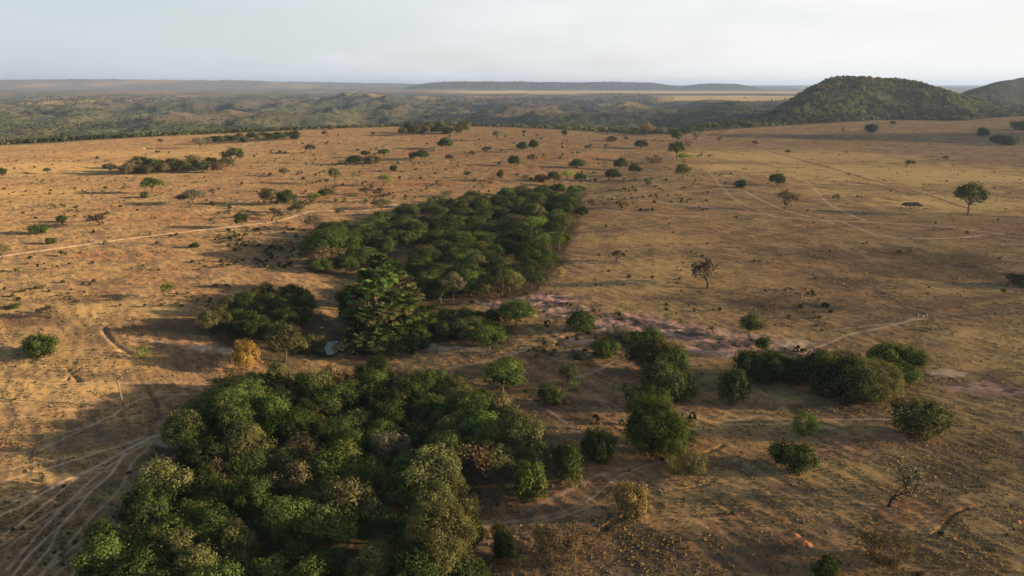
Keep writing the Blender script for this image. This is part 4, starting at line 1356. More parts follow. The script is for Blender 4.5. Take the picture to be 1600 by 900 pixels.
G_LONE = 'scattered trees on the pasture'
G_BUSH = 'bushes and shrubs on the pasture'
G_BARE = 'leafless trees on the pasture'
G_COMBE = 'bushes along the dry side gully'
HAND = [
 # trees that stand out in and around the woods
 (758, 712, 62, 60, 'round', 'bright', 'bright green round tree lighting up the right side of the near wood', 'standout trees of the near wood'),
 (556, 790, 68, 60, 'tall', 'bright', 'bright green lumpy tree in the dark middle of the near wood', 'standout trees of the near wood'),
 (340, 785, 58, 62, 'loose', 'brown', 'brown dry-leaved tree at the left side of the near wood', 'standout trees of the near wood'),
 (722, 762, 62, 62, 'thin', 'rust', 'half bare reddish tree on the right edge of the near wood', 'standout trees of the near wood'),
 (372, 676, 122, 66, 'big', 'green', 'largest dense green tree at the top left corner of the near wood', 'standout trees of the near wood'),
 (690, 925, 120, 110, 'big', 'olive', 'large olive green tree at the bottom right of the near wood', 'standout trees of the near wood'),
 (680, 800, 90, 80, 'tall', 'olive', 'tall olive green tree on the lower right edge of the near wood', 'standout trees of the near wood'),
 (612, 745, 60, 66, 'loose', 'grey', 'grey-brown half dry tree in the middle of the near wood', 'standout trees of the near wood'),
 (455, 655, 46, 44, 'loose', 'brown', 'brown drying tree behind the large dense tree of the near wood', 'standout trees of the near wood'),
 (250, 905, 120, 70, 'round', 'green', 'green tree cut by the bottom edge left of the near wood centre', 'standout trees of the near wood'),
 (433, 605, 26, 30, 'palm', 'green', 'small single palm on the sandy bank above the near wood', 'palms'),
 (386, 585, 46, 48, 'round', 'orange', 'orange-yellow tree on the sandy bank left of the pond', G_LONE),
 (836, 372, 44, 36, 'round', 'bright', 'bright green dome tree on the right side of the upper wood', 'standout trees of the upper wood'),
 (522, 412, 78, 52, 'round', 'green', 'large pale green tree at the left end of the upper wood', 'standout trees of the upper wood'),
 (683, 378, 22, 20, 'thin', 'straw', 'straw-coloured thin tree beside the clearing in the upper wood', 'standout trees of the upper wood'),
 (668, 466, 48, 44, 'round', 'dark', 'dark green tree between the palm grove and the upper wood', 'standout trees of the upper wood'),
 (655, 442, 46, 40, 'tall', 'green', 'mid green tree just behind the top of the palm grove', 'standout trees of the upper wood'),
 (735, 466, 48, 42, 'round', 'green', 'green tree at the near edge of the upper wood right of the grey-olive one', 'standout trees of the upper wood'),
 (795, 460, 48, 40, 'round', 'olive', 'olive round tree at the lower right corner of the upper wood', 'standout trees of the upper wood'),
 (708, 475, 46, 50, 'loose', 'grey', 'grey-olive half dry tree at the lower edge of the upper wood', 'standout trees of the upper wood'),
 (688, 470, 30, 30, 'thin', 'rust', 'rusty red thin tree beside the grey-olive one below the upper wood', 'standout trees of the upper wood'),
 (765, 468, 34, 36, 'loose', 'olive', 'olive tree at the foot of the upper wood beside pink bare ground', 'standout trees of the upper wood'),
 (770, 475, 22, 20, 'shrub', 'rust', 'small rusty shrub on the pink bare ground below the upper wood', G_BUSH),
 (833, 410, 18, 22, 'loose', 'straw', 'small straw-yellow tree at the right edge of the upper wood', G_LONE),
 (849, 424, 18, 24, 'umbrella', 'dark', 'small dark tree just below the straw-yellow one at the wood edge', G_LONE),
 (870, 436, 20, 22, 'thin', 'straw', 'thin yellowish shrub at the corner of the pink bare ground', G_BUSH),
 # pond bushes
 (552, 562, 66, 38, 'thicket', 'olive', 'wide olive bush on the right bank of the pond', 'bushes around the pond'),
 (484, 556, 44, 30, 'bush', 'olive', 'olive bush on the left bank of the pond', 'bushes around the pond'),
 (446, 572, 54, 62, 'tall', 'olive', 'tall olive tree left of the pond', 'bushes around the pond'),
 (600, 556, 30, 22, 'shrub', 'green', 'low green shrub on the sandy bank right of the wide olive bush', 'bushes around the pond'),
 (634, 562, 42, 24, 'shrub', 'green', 'sprawling green shrub on the sandy bank below the palm grove', 'bushes around the pond'),
 (330, 530, 36, 44, 'loose', 'olive', 'olive tree with thin trunk at the left end of the pondside wood', 'bushes around the pond'),
 # between the woods, right of the creek
 (806, 514, 50, 42, 'round', 'green', 'round green tree beside the pink bare ground', G_LONE),
 (763, 557, 62, 46, 'loose', 'green', 'green tree with pale branches at the lower end of the bend wood', G_LONE),
 (786, 622, 68, 54, 'round', 'green', 'round green tree at the upper right corner of the near wood', G_LONE),
 (885, 602, 30, 28, 'umbrella', 'dark', 'small dark round tree on orange soil between the woods', G_LONE),
 (897, 613, 20, 18, 'shrub', 'bright', 'small bright green shrub under the dark round tree', G_BUSH),
 (862, 635, 42, 28, 'bush', 'dark', 'dark low bush near the right tip of the near wood', G_BUSH),
 (907, 521, 44, 34, 'bush', 'green', 'green bush on the pink stony ground', G_BUSH),
 (946, 563, 40, 30, 'bush', 'green', 'green bush below the pink stony ground', G_BUSH),
 (905, 566, 34, 18, 'shrub', 'grey', 'low grey shrub left of the green bush below the pink ground', G_BUSH),
 (925, 572, 30, 16, 'shrub', 'grey', 'low grey shrub in front of the green bush below the pink ground', G_BUSH),
 (965, 532, 56, 16, 'thicket', 'grey', 'wide grey shrub on the pink stony ground', G_BUSH),
 (990, 543, 40, 22, 'bush', 'dark', 'dark bush above the big round green clump', G_COMBE),
 (1020, 540, 36, 22, 'bush', 'dark', 'second dark bush above the big round green clump', G_COMBE),
 (1172, 531, 34, 40, 'tall', 'dark', 'dark green tree alone on the upper edge of the pink ground', G_LONE),
 (1110, 523, 14, 14, 'little', 'dark', 'small dark shrub on the pink ground left of the lone tree', G_BUSH),
 (1190, 556, 32, 26, 'umbrella', 'green', 'green umbrella-shaped tree below the lone dark tree', G_LONE),
 (1088, 562, 14, 12, 'little', 'olive', 'small olive shrub at the right foot of the round clump', G_BUSH),
 (1040, 498, 12, 8, 'little', 'dark', 'tiny dark shrub above the pink stony ground', G_BUSH),
 # cluster in the middle right
 (1018, 590, 66, 52, 'round', 'olive', 'big olive green tree at the back of the round clump', G_COMBE),
 (1048, 596, 52, 46, 'round', 'green', 'green tree on the right of the round clump', G_COMBE),
 (1028, 614, 50, 40, 'bush', 'olive', 'olive bush at the middle of the round clump', G_COMBE),
 (1062, 630, 48, 40, 'bush', 'olive', 'loose olive bush at the right foot of the round clump', G_COMBE),
 (1008, 645, 54, 36, 'bush', 'dark', 'dark bush between the round clump and the biggest round tree', G_COMBE),
 (976, 616, 13, 18, 'little', 'dark', 'small dark shrub left of the round clump', G_BUSH),
 (1022, 722, 118, 88, 'big', 'green', 'biggest round green tree standing by itself right of the near wood', G_LONE),
 (935, 730, 50, 56, 'bush', 'dark', 'dark bush left of the biggest round tree', G_BUSH),
 (890, 752, 46, 52, 'bush', 'dark', 'dark bush at the right tip of the near wood', G_BUSH),
 (830, 786, 58, 54, 'bush', 'green', 'green bush below the right tip of the near wood', G_BUSH),
 (895, 765, 34, 24, 'shrub', 'olive', 'low olive shrub in front of the dark bush at the wood tip', G_BUSH),
 (1070, 750, 70, 44, 'thicket', 'olive', 'low sprawling olive shrub below the biggest round tree', G_BUSH),
 (985, 814, 50, 58, 'bush', 'straw', 'yellow-olive bush standing over the small eroded pit', G_LONE),
 (785, 878, 38, 54, 'bush', 'dark', 'dark upright bush near the bottom beside the cattle path', G_BUSH),
 (830, 812, 24, 16, 'shrub', 'grey', 'small grey shrub on the bare ground beside the cattle path', G_BUSH),
 (872, 895, 92, 66, 'thicket', 'brown', 'large dry brown shrub at the bottom of the photo', G_BUSH),
 (805, 890, 40, 30, 'thicket', 'olive', 'thin olive shrub left of the large dry brown shrub', G_BUSH),
 (1145, 634, 44, 48, 'bush', 'dark', 'dark upright bush at the left end of the right thicket', G_COMBE),
 (1168, 598, 44, 42, 'bush', 'dark', 'dark bush behind the left end of the right thicket', G_COMBE),
 (1200, 603, 60, 46, 'bush', 'dark', 'wide dark bush in the left half of the right thicket', G_COMBE),
 (1238, 600, 46, 32, 'bush', 'dark', 'low dark bush in the middle of the right thicket', G_COMBE),
 (1275, 606, 60, 50, 'bush', 'dark', 'dark bush in the centre of the right thicket', G_COMBE),
 (1310, 632, 76, 62, 'bush', 'dark', 'large dark round bush at the front of the right thicket', G_COMBE),
 (1352, 634, 84, 62, 'big', 'olive', 'large olive round tree at the front of the right thicket', G_COMBE),
 (1392, 632, 40, 32, 'thicket', 'grey', 'thin grey shrub at the right foot of the right thicket', G_COMBE),
 (1320, 572, 46, 24, 'thicket', 'olive', 'open olive shrub along the back of the right thicket', G_COMBE),
 (1280, 570, 36, 18, 'shrub', 'olive', 'small open olive shrub at the back of the right thicket', G_COMBE),
 (1378, 584, 50, 42, 'bush', 'green', 'green spreading bush at the back right of the right thicket', G_COMBE),
 (1412, 584, 46, 40, 'bush', 'green', 'green spreading bush at the far right end of the right thicket', G_COMBE),
 (1398, 604, 56, 36, 'bush', 'green', 'green bush at the right end of the right thicket', G_COMBE),
 (1435, 690, 80, 58, 'bush', 'olive', 'round olive bush below the right thicket', G_LONE),
 (1240, 744, 62, 48, 'bush', 'dark', 'dark round bush on the right foreground slope', G_BUSH),
 (1256, 686, 44, 42, 'thicket', 'bright', 'bright green open shrub below the right thicket', G_BUSH),
 (1222, 650, 20, 16, 'shrub', 'grey', 'small spiky grey shrub above the bright green open shrub', G_BUSH),
 (1388, 793, 66, 64, 'crooked', 'grey', 'crooked leaning sparse tree on the right foreground slope', G_BARE),
 (1382, 895, 84, 58, 'thicket', 'brown', 'dry brown spreading shrub at the bottom right', G_BUSH),
 (1290, 908, 48, 28, 'bush', 'dark', 'dark green bush cut by the bottom edge', G_BUSH),
 # right pasture
 (1105, 451, 46, 50, 'bare', 'brown', 'big leafless tree alone on the right pasture', G_BARE),
 (963, 409, 25, 20, 'bare', 'grey', 'small leafless tree right of the upper wood', G_BARE),
 (1600, 450, 52, 20, 'bush', 'dark', 'dark low tree cut by the right edge above the fence', G_LONE),
 (1512, 336, 46, 46, 'umbrella', 'green', 'tall green tree beside the dark roofed shelter', G_LONE),
 (1215, 292, 29, 22, 'round', 'green', 'round green tree above the brown tree on the right pasture', G_LONE),
 (1227, 330, 38, 34, 'loose', 'brown', 'round brown tree beside the vehicle track', G_LONE),
 (1157, 294, 20, 14, 'bush', 'dark', 'dark round bush left of the round green tree', G_BUSH),
 (1230, 242, 8, 8, 'umbrella', 'dark', 'tiny dark tree at the upper end of the red track', G_LONE),
 (1416, 261, 16, 12, 'bare', 'grey', 'small leafless tree on the upper right pasture', G_BARE),
 (1478, 251, 9, 9, 'bare', 'grey', 'tiny leafless tree near the shaded strip', G_BARE),
 (1307, 316, 14, 14, 'thin', 'olive', 'thin see-through tree between brown tree and shelter', G_LONE),
 (1360, 208, 19, 17, 'bush', 'dark', 'dark round bush at the foot of the wooded hill', G_BUSH),
 (1394, 198, 9, 9, 'umbrella', 'dark', 'small dark tree standing clear at the hill foot', G_LONE),
 (1318, 207, 8, 9, 'little', 'dark', 'small dark shrub left of the round bush at the hill foot', G_BUSH),
 (1535, 213, 22, 15, 'bush', 'dark', 'dark round bush in the shaded strip on the right', G_BUSH),
 (1561, 227, 26, 18, 'bush', 'dark', 'larger dark bush in front of the shaded round bush', G_BUSH),
 (1577, 228, 22, 18, 'bush', 'dark', 'dark bush joined to the larger one in the shaded strip', G_BUSH),
 (1594, 204, 32, 18, 'bush', 'dark', 'dark bush cut by the right edge near the hill', G_BUSH),
 (1124, 222, 9, 9, 'bare', 'grey', 'tiny leafless tree left of the red track end', G_BARE),
 (1180, 229, 9, 10, 'bare', 'brown', 'small brown leafless tree beside the red track end', G_BARE),
 # middle of the upper pasture
 (1058, 222, 20, 20, 'round', 'dark', 'dark green tree in the row along the plateau edge', G_LONE),
 (1057, 250, 27, 26, 'umbrella', 'green', 'tall green tree with clear trunk near the pasture middle', G_LONE),
 (1069, 255, 19, 18, 'thin', 'lime', 'pale green thin tree touching the tall green one', G_LONE),
 (1066, 282, 26, 24, 'umbrella', 'olive', 'olive umbrella tree below the tall green one', G_LONE),
 (1075, 229, 14, 10, 'shrub', 'grey', 'grey shrub right of the tall green tree', G_BUSH),
 (1088, 221, 16, 17, 'loose', 'grey', 'grey-brown tree at the right end of the plateau edge row', G_LONE),
 (1034, 213, 19, 15, 'loose', 'grey', 'grey-green tree in the middle of the plateau edge row', G_LONE),
 (1046, 210, 14, 12, 'loose', 'olive', 'olive tree beside the grey-green one in the plateau edge row', G_LONE),
 (1078, 209, 18, 14, 'loose', 'olive', 'olive round tree behind the plateau edge row', G_LONE),
 (1093, 212, 13, 13, 'loose', 'olive', 'last small olive tree of the plateau edge row', G_LONE),
 (1010, 211, 25, 18, 'loose', 'straw', 'pale brown dome tree in the plateau edge row', G_LONE),
 (1001, 233, 26, 14, 'round', 'dark', 'dark flat tree in front of the plateau edge row', G_LONE),
 (1021, 255, 30, 14, 'shrub', 'brown', 'wide brown-grey shrub left of the tall green tree', G_BUSH),
 (991, 274, 26, 19, 'round', 'olive', 'olive dark tree in the pair right of the wood head', G_LONE),
 (969, 266, 22, 20, 'round', 'dark', 'dark green tree in the pair right of the wood head', G_LONE),
 (957, 283, 28, 20, 'round', 'dark', 'dense dark dome tree nearest the head of the upper wood', G_LONE),
 (945, 262, 10, 11, 'little', 'green', 'small green tree left of the dark pair', G_BUSH),
 (907, 293, 22, 22, 'umbrella', 'dark', 'dark umbrella tree right of the head of the upper wood', G_LONE),
 (903, 265, 27, 18, 'round', 'green', 'green tree above the head of the upper wood', G_LONE),
 (886, 283, 20, 17, 'loose', 'lime', 'yellow-green tree at the head of the upper wood', G_LONE),
 (866, 287, 24, 20, 'round', 'olive', 'pale olive tree at the head of the upper wood', G_LONE),
 (845, 285, 18, 14, 'bush', 'rust', 'rusty bush at the head of the upper wood', G_BUSH),
 (818, 284, 14, 14, 'thin', 'grey', 'grey thin tree above the upper wood', G_LONE),
 (782, 284, 14, 20, 'tall', 'dark', 'dark upright tree above the upper wood', G_LONE),
 (770, 285, 20, 12, 'shrub', 'brown', 'brown shrub left of the dark upright tree', G_BUSH),
 (804, 261, 24, 19, 'round', 'green', 'round green tree in the centre of the upper pasture', G_LONE),
 (832, 255, 18, 14, 'umbrella', 'brown', 'brown dark umbrella tree beside the round green tree', G_LONE),
 (853, 252, 11, 16, 'thin', 'straw', 'thin pale yellow tree on red soil', G_LONE),
 (816, 238, 18, 18, 'round', 'dark', 'dark green tree left in the pair on the red soil', G_LONE),
 (834, 234, 19, 16, 'round', 'dark', 'dark green tree right in the pair on the red soil', G_LONE),
 (882, 216, 13, 12, 'umbrella', 'dark', 'small dark green tree at the plateau edge middle', G_LONE),
 (819, 211, 9, 7, 'umbrella', 'brown', 'tiny brown tree at the plateau edge', G_LONE),
 (777, 220, 18, 15, 'umbrella', 'grey', 'grey-brown umbrella tree right of the edge grove', G_LONE),
 (924, 235, 18, 11, 'bare', 'straw', 'pale leafless tree left of the brown bush', G_BARE),
 (946, 232, 9, 8, 'bare', 'grey', 'tiny grey leafless tree right of the pale one', G_BARE),
 (956, 221, 19, 9, 'bush', 'brown', 'low brown bush near the plateau edge', G_BUSH),
 (978, 222, 8, 9, 'umbrella', 'brown', 'tiny brown tree right of the low brown bush', G_LONE),
 (924, 326, 17, 15, 'loose', 'brown', 'brown round tree where the dirt road leaves the wood', G_LONE),
 (909, 341, 25, 19, 'round', 'dark', 'dark round tree on the right edge of the upper wood', G_LONE),
 (978, 327, 25, 14, 'loose', 'straw', 'straw-brown tree between the two pale tracks', G_LONE),
 (1012, 290, 14, 12, 'shrub', 'dark', 'dark shrub on the old ditch right of the wood head', G_BUSH),
 (1026, 308, 10, 8, 'little', 'dark', 'tiny dark shrub lower on the old ditch', G_BUSH),
 # left of the middle
 (697, 234, 29, 20, 'round', 'dark', 'dark green leaning tree right of the middle grove', G_LONE),
 (675, 237, 16, 9, 'shrub', 'grey', 'grey bush left of the dark leaning tree', G_BUSH),
 (706, 255, 14, 15, 'bare', 'grey', 'thin leafless tree below the dark leaning tree', G_BARE),
 (737, 249, 12, 15, 'thin', 'olive', 'pale olive thin tree right of the leafless one', G_LONE),
 (760, 241, 16, 13, 'loose', 'olive', 'olive round tree on the red soil', G_LONE),
 (729, 277, 13, 12, 'thin', 'green', 'thin green shrub tree above the upper wood left part', G_LONE),
 (658, 251, 30, 17, 'round', 'green', 'green tree with yellow right side in the middle pasture', G_LONE),
 (644, 248, 12, 10, 'bush', 'dark', 'small dark bush at the left side of the yellow-sided tree', G_BUSH),
 (600, 246, 21, 12, 'umbrella', 'dark', 'dark dome tree between two tree pairs', G_LONE),
 (571, 246, 18, 10, 'umbrella', 'dark', 'dark flat tree behind the brown bush', G_LONE),
 (579, 257, 30, 15, 'bush', 'brown', 'brown dense bush below the dark flat tree', G_BUSH),
 (554, 258, 24, 16, 'round', 'dark', 'dark green tree left of the brown dense bush', G_LONE),
 (534, 257, 16, 8, 'shrub', 'olive', 'pale olive shrub left of the dark green tree', G_BUSH),
 (615, 268, 14, 11, 'bush', 'green', 'small green bush below the dark dome tree', G_BUSH),
 (597, 292, 26, 22, 'thin', 'lime', 'lime green thin tree in the middle pasture', G_LONE),
 (572, 305, 24, 13, 'bare', 'grey', 'grey leafless thicket tree left of the lime green tree', G_BARE),
 (594, 306, 24, 13, 'bare', 'brown', 'brown leafless thicket tree below the lime green tree', G_BARE),
 (700, 309, 21, 13, 'shrub', 'olive', 'olive shrub just above the upper wood', G_BUSH),
 (597, 330, 37, 20, 'loose', 'green', 'pale green tree beside the dirt road above the wood', G_LONE),
 (535, 318, 15, 11, 'shrub', 'green', 'small green shrub left of the dirt road tree', G_BUSH),
 (532, 338, 14, 14, 'thin', 'grey', 'grey thin tree over the dirt road', G_LONE),
 (444, 277, 20, 15, 'loose', 'olive', 'olive see-through tree in the left middle pasture', G_LONE),
 (524, 288, 22, 24, 'umbrella', 'olive', 'olive umbrella tree with tall pale trunk', G_LONE),
 (555, 280, 11, 12, 'little', 'olive', 'small olive shrub right of the pale trunk tree', G_BUSH),
 (485, 240, 22, 14, 'umbrella', 'brown', 'brown umbrella tree alone right of the long grove', G_LONE),
 (508, 214, 12, 9, 'umbrella', 'rust', 'small rusty umbrella tree near the plateau edge', G_LONE),
 (517, 203, 11, 8, 'bush', 'brown', 'small brown bush on the plateau edge', G_BUSH),
 (581, 214, 6, 8, 'bare', 'grey', 'tiny leafless tree left of the middle grove', G_BARE),
 (424, 322, 36, 30, 'round', 'brown', 'dark brown round tree of the pair on the left pasture', G_LONE),
 (449, 322, 26, 26, 'round', 'green', 'green tree touching the dark brown one on the left pasture', G_LONE),
 (494, 317, 19, 20, 'thin', 'lime', 'yellow-green thin tree right of the brown and green pair', G_LONE),
 (508, 310, 26, 15, 'round', 'dark', 'dark green low tree beside the yellow-green thin one', G_LONE),
 (475, 336, 40, 24, 'thin', 'olive', 'olive see-through tree at the dirt road bend', G_LONE),
 (424, 343, 26, 20, 'bare', 'rust', 'rusty leafless tree left of the dirt road bend', G_BARE),
 (492, 362, 34, 26, 'loose', 'grey', 'grey-brown tree at the left tip of the upper wood', G_LONE),
 (378, 359, 24, 28, 'tall', 'dark', 'dark upright tree on the dirt road', G_LONE),
 (366, 260, 34, 27, 'umbrella', 'dark', 'dark green broad tree right of the dark grove', G_LONE),
 (283, 318, 18, 13, 'umbrella', 'grey', 'small grey-brown umbrella tree in the left pair', G_LONE),
 (303, 319, 36, 22, 'umbrella', 'grey', 'larger grey-brown umbrella tree in the left pair', G_LONE),
 (333, 305, 14, 11, 'bare', 'grey', 'small leafless tree right of the grey-brown pair', G_BARE),
 (238, 302, 36, 22, 'umbrella', 'green', 'bright green umbrella tree left of the grey-brown pair', G_LONE),
 (226, 310, 15, 11, 'bush', 'dark', 'dark bush at the foot of the bright umbrella tree', G_BUSH),
 (172, 271, 23, 15, 'umbrella', 'grey', 'grey-brown umbrella tree at the left end of the dark grove', G_LONE),
 (75, 272, 12, 9, 'umbrella', 'dark', 'small dark umbrella tree alone on the far left pasture', G_LONE),
 (4, 273, 18, 12, 'bush', 'dark', 'dark bush cut by the left edge of the far pasture', G_BUSH),
 (85, 242, 6, 8, 'little', 'rust', 'tiny reddish shrub near the left plateau edge', G_BUSH),
 (251, 225, 12, 8, 'umbrella', 'brown', 'small brown tree left of the long grove', G_LONE),
 (291, 214, 11, 9, 'little', 'lime', 'small yellow-green tree on the plateau edge', G_BUSH),
 (312, 233, 19, 19, 'loose', 'grey', 'grey-brown tree at the left end of the long grove', G_LONE),
 (62, 367, 27, 19, 'bush', 'green', 'green bush above the left dirt road', G_BUSH),
 (155, 352, 30, 20, 'bare', 'grey', 'grey leafless shrub tree above the left dirt road', G_BARE),
 (96, 348, 16, 12, 'bush', 'dark', 'dark small bush in the left shrub row', G_BUSH),
 (80, 382, 18, 11, 'bush', 'dark', 'dark bush just above the left dirt road', G_BUSH),
 (5, 407, 26, 28, 'loose', 'brown', 'brown-dark tree cut by the left edge at the dirt road', G_LONE),
 (268, 468, 29, 27, 'thin', 'lime', 'yellow-green thin tree with dark trunk on the left pasture', G_LONE),
 (79, 497, 32, 22, 'bare', 'olive', 'low wide leafless tree on the orange mound at left', G_BARE),
 (66, 563, 52, 38, 'bush', 'green', 'dense green bush on the left gully bank', G_BUSH),
 (224, 561, 28, 20, 'shrub', 'lime', 'light green small bush on the sandy gully bank', G_BUSH),
 (20, 484, 22, 9, 'bush', 'dark', 'low dark bush at the left edge above the orange mound', G_BUSH),
 (66, 453, 16, 9, 'shrub', 'olive', 'small olive shrub in the bare left pasture', G_BUSH),
 (75, 663, 8, 6, 'little', 'lime', 'tiny yellow-green shrub below the left pole', G_BUSH),
 (305, 388, 16, 9, 'bush', 'dark', 'dark low bush below the left dirt road', G_BUSH),
]
for h_ in HAND:
    hand(*h_[:7], h_[7])

# buriti palm grove
palms = [(598, 468, 40, 70), (620, 476, 40, 68), (576, 488, 40, 66), (560, 515, 40, 62), (590, 515, 42, 70), (618, 512, 42, 66), (644, 502, 40, 62), (576, 540, 42, 72), (604, 536, 42, 66), (636, 528, 40, 62), (548, 530, 38, 54),
         (608, 490, 40, 72), (584, 500, 40, 60), (632, 486, 38, 60), (655, 520, 34, 48), (560, 500, 38, 60), (600, 552, 38, 44), (568, 556, 34, 40), (624, 545, 36, 46), (590, 560, 34, 30), (648, 538, 34, 36)]
palms.sort()
for i, (px, row, wp, hp) in enumerate(palms):
    x, y, z = ground(px, row)
    _, _, dep = project(x, y, z)
    plant('palm', x, y, wp * 1.1 * dep / 1067, hp * (0.86 + 0.22 * ((i * 7) % 5) / 4.0) * dep / 1067 / 0.93, ['green', 'olive', 'bright', 'olive', 'green'][i % 5], '%s palm from the left in the dense palm grove beside the pond' % (ORD + ['twenty-first'])[i], 'palms of the grove beside the pond', variant=(2 + i % 2 if hp < 50 else i % 2), z=z)
    TAKEN.append((x, y, 3.5))
for px, row, wp, hp, lab in [(552, 512, 44, 40, 'dark bush in the shade at the left foot of the palm grove'), (548, 482, 40, 34, 'dark bush behind the left side of the palm grove'), (656, 548, 38, 34, 'dark bush at the right foot of the palm grove'),
                             (574, 560, 40, 30, 'dark bush under the front palms nearest the pond'), (606, 558, 40, 30, 'dark bush under the front palms in the middle of the grove'), (634, 553, 36, 30, 'dark bush under the front palms on the right of the grove'),
                             (590, 540, 44, 36, 'dark bush deep inside the palm grove'), (622, 532, 44, 36, 'dark bush deep inside the right half of the palm grove'), (560, 536, 40, 36, 'dark bush deep inside the left half of the palm grove'), (660, 520, 36, 34, 'dark bush behind the right side of the palm grove')]:
    hand(px, row, wp, hp, 'bush', 'dark', lab, 'bushes at the foot of the palm grove')
for i, (px, row) in enumerate([(452, 668), (700, 760), (432, 640)]):
    x, y, z = ground(px, row)
    plant('palm', x, y, 6.0, 9.5 + i, 'olive', ['palm with brown fronds at the upper left of the near wood', 'palm with pale dead fronds at the right edge of the near wood', 'slim palm behind the large dense tree of the near wood'][i], 'palms', z=z)
    TAKEN.append((x, y, 3.0))

KN = [('round', 0.50), ('tall', 0.28), ('loose', 0.22)]
CN = [('dark', 0.40), ('green', 0.32), ('olive', 0.22), ('brown', 0.06)]
n1_ = wood('near', 'near wood', 'trees of the near wood', 7.2, 8.5, 13.0, 7.5, 12.0, KN, CN, 31, ['rear band', 'second band', 'third band', 'front band'])
n2_ = wood('upper', 'upper wood', 'trees of the upper wood', 12.2, 12.0, 19.0, 6.5, 12.0, KN, [('dark', 0.46), ('green', 0.30), ('olive', 0.21), ('brown', 0.03)], 32, ['rear band', 'second band', 'third band', 'fourth band', 'front band'])
n3_ = wood('pondside', 'pondside wood', 'trees of the pondside wood', 6.6, 7.0, 10.5, 6.0, 9.0, KN, [('dark', 0.6), ('green', 0.22), ('olive', 0.18)], 33, ['rear half', 'front half'])
n4_ = wood('bend', 'bend wood', 'trees of the creek bend', 5.4, 7.0, 10.5, 5.0, 8.0, KN, [('dark', 0.25), ('green', 0.35), ('olive', 0.40)], 34, ['rear half', 'front half'])
print('WOODS', n1_, n2_, n3_, n4_)

# groves on the far pasture: px from-to, base row at both ends, tree size
def grove(a, b, n, size, cols, where, group, seed, rows=2):
    rng = np.random.RandomState(seed)
    its = []
    for i in range(n):
        t = (i + rng.uniform(0.2, 0.8)) / n
        px = a[0] + (b[0] - a[0]) * t; row = a[1] + (b[1] - a[1]) * t - (i % rows) * rng.uniform(2.0, 5.0)
        its.append((px, row, size[0] * rng.uniform(0.8, 1.25), size[1] * rng.uniform(0.8, 1.2), ['round', 'loose', 'bush'][rng.choice(3, p=[0.5, 0.2, 0.3])], rng.choice(cols)))
    its.sort()
    for i, it in enumerate(its):
        plant_px(*it, '%s tree from the left in the %s' % (ORD[i], where), group)
grove((196, 273), (356, 270), 17, (26, 20), ['dark', 'dark', 'olive', 'brown'], 'dark grove on the left pasture', 'trees of the dark grove', 61, 3)
grove((322, 227), (465, 218), 15, (18, 13), ['dark', 'dark', 'olive'], 'long grove near the left plateau edge', 'trees of the long grove', 62, 2)
grove((624, 213), (730, 208), 12, (20, 15), ['dark', 'olive', 'brown', 'grey'], 'middle grove on the plateau edge', 'trees of the middle grove', 63, 2)

# the many little shrubs one can still tell apart
def shrubs(n, x0, x1, y0, y1, r0, r1, label, group, seed):
    rng = np.random.RandomState(seed)
    x, y = scatter_px(n * 9, x0, x1, y0, y1, rng)
    k = (~in_woods(x, y)) & (fbm(x, y, 42, 3, 0.6, seed) + rng.normal(size=len(x)) * 0.12 > 0.22)
    x, y = x[k][:n], y[k][:n]
    for i in range(len(x)):
        wd = r0 * 0.8 + (r1 * 1.2 - r0 * 0.8) * rng.rand() ** 1.8
        plant('little', float(x[i]), float(y[i]), wd, wd * rng.uniform(0.55, 0.95), rng.choice(['dark', 'olive', 'grey', 'brown', 'green']), label, group)
shrubs(52, 0, 470, 240, 345, 1.6, 3.4, 'small shrub scattered over the pasture behind the left dirt road', 'small shrubs behind the left dirt road', 71)
shrubs(30, 0, 470, 365, 440, 1.0, 2.2, 'small shrub scattered over the pasture in front of the left dirt road', 'small shrubs in front of the left dirt road', 72)
shrubs(66, 470, 880, 222, 315, 1.6, 3.8, 'small shrub scattered over the red soil above the upper wood', 'small shrubs above the upper wood', 73)
shrubs(34, 880, 1110, 240, 330, 1.4, 3.2, 'small shrub scattered right of the head of the upper wood', 'small shrubs right of the wood head', 74)
shrubs(30, 1110, 1590, 200, 330, 1.2, 2.6, 'small shrub scattered over the upper right pasture', 'small shrubs on the upper right pasture', 75)
shrubs(24, 930, 1400, 345, 480, 0.8, 1.8, 'small shrub scattered over the right pasture below the dirt road', 'small shrubs below the right dirt road', 76)
shrubs(22, 800, 1250, 480, 570, 0.9, 2.3, 'small shrub scattered over the pink stony ground', 'small shrubs on the pink ground', 77)

# ------------------------------------------------------------------ built and small things
def pole(px, row, top_px, top_row, label):
    x, y, z = ground(px, row)
    _, _, dep = project(x, y, z)
    hv = (row - top_row) * dep / 1067 / 0.92
    lx = (top_px - px) * dep / 1067
    root = empty('utility_pole', (x, y, z))
    T = Tubes(8)
    T.add([(0, 0, -0.8), (lx * 0.5, 0, hv * 0.5), (lx, 0, hv), (lx, 0, hv + 0.02)], [0.25, 0.22, 0.18, 0.01])
    link('post', T.mesh('post', M_POLE), root)
    B = Boxes(); B.bar((lx - 0.45, 0.14, hv - 0.35), (lx + 0.45, 0.14, hv - 0.35), 0.09, 0.11)
    link('crossarm', B.mesh('crossarm', M_POLE), root)
    for sx in (-0.38, 0.38):
        T = Tubes(6); T.add([(lx + sx, 0.14, hv - 0.30), (lx + sx, 0.14, hv - 0.22), (lx + sx, 0.14, hv - 0.14)], [0.05, 0.07, 0.02])
        link('insulator', T.mesh('insulator', M_STONE), root)
    return tag(root, label, 'pole', 'utility poles')
pole(194, 637, 190, 594, 'brown leaning utility pole on the left pasture above the cattle trails')
pole(1250, 477, 1251, 444, 'dark utility pole on the right pasture above the thicket')
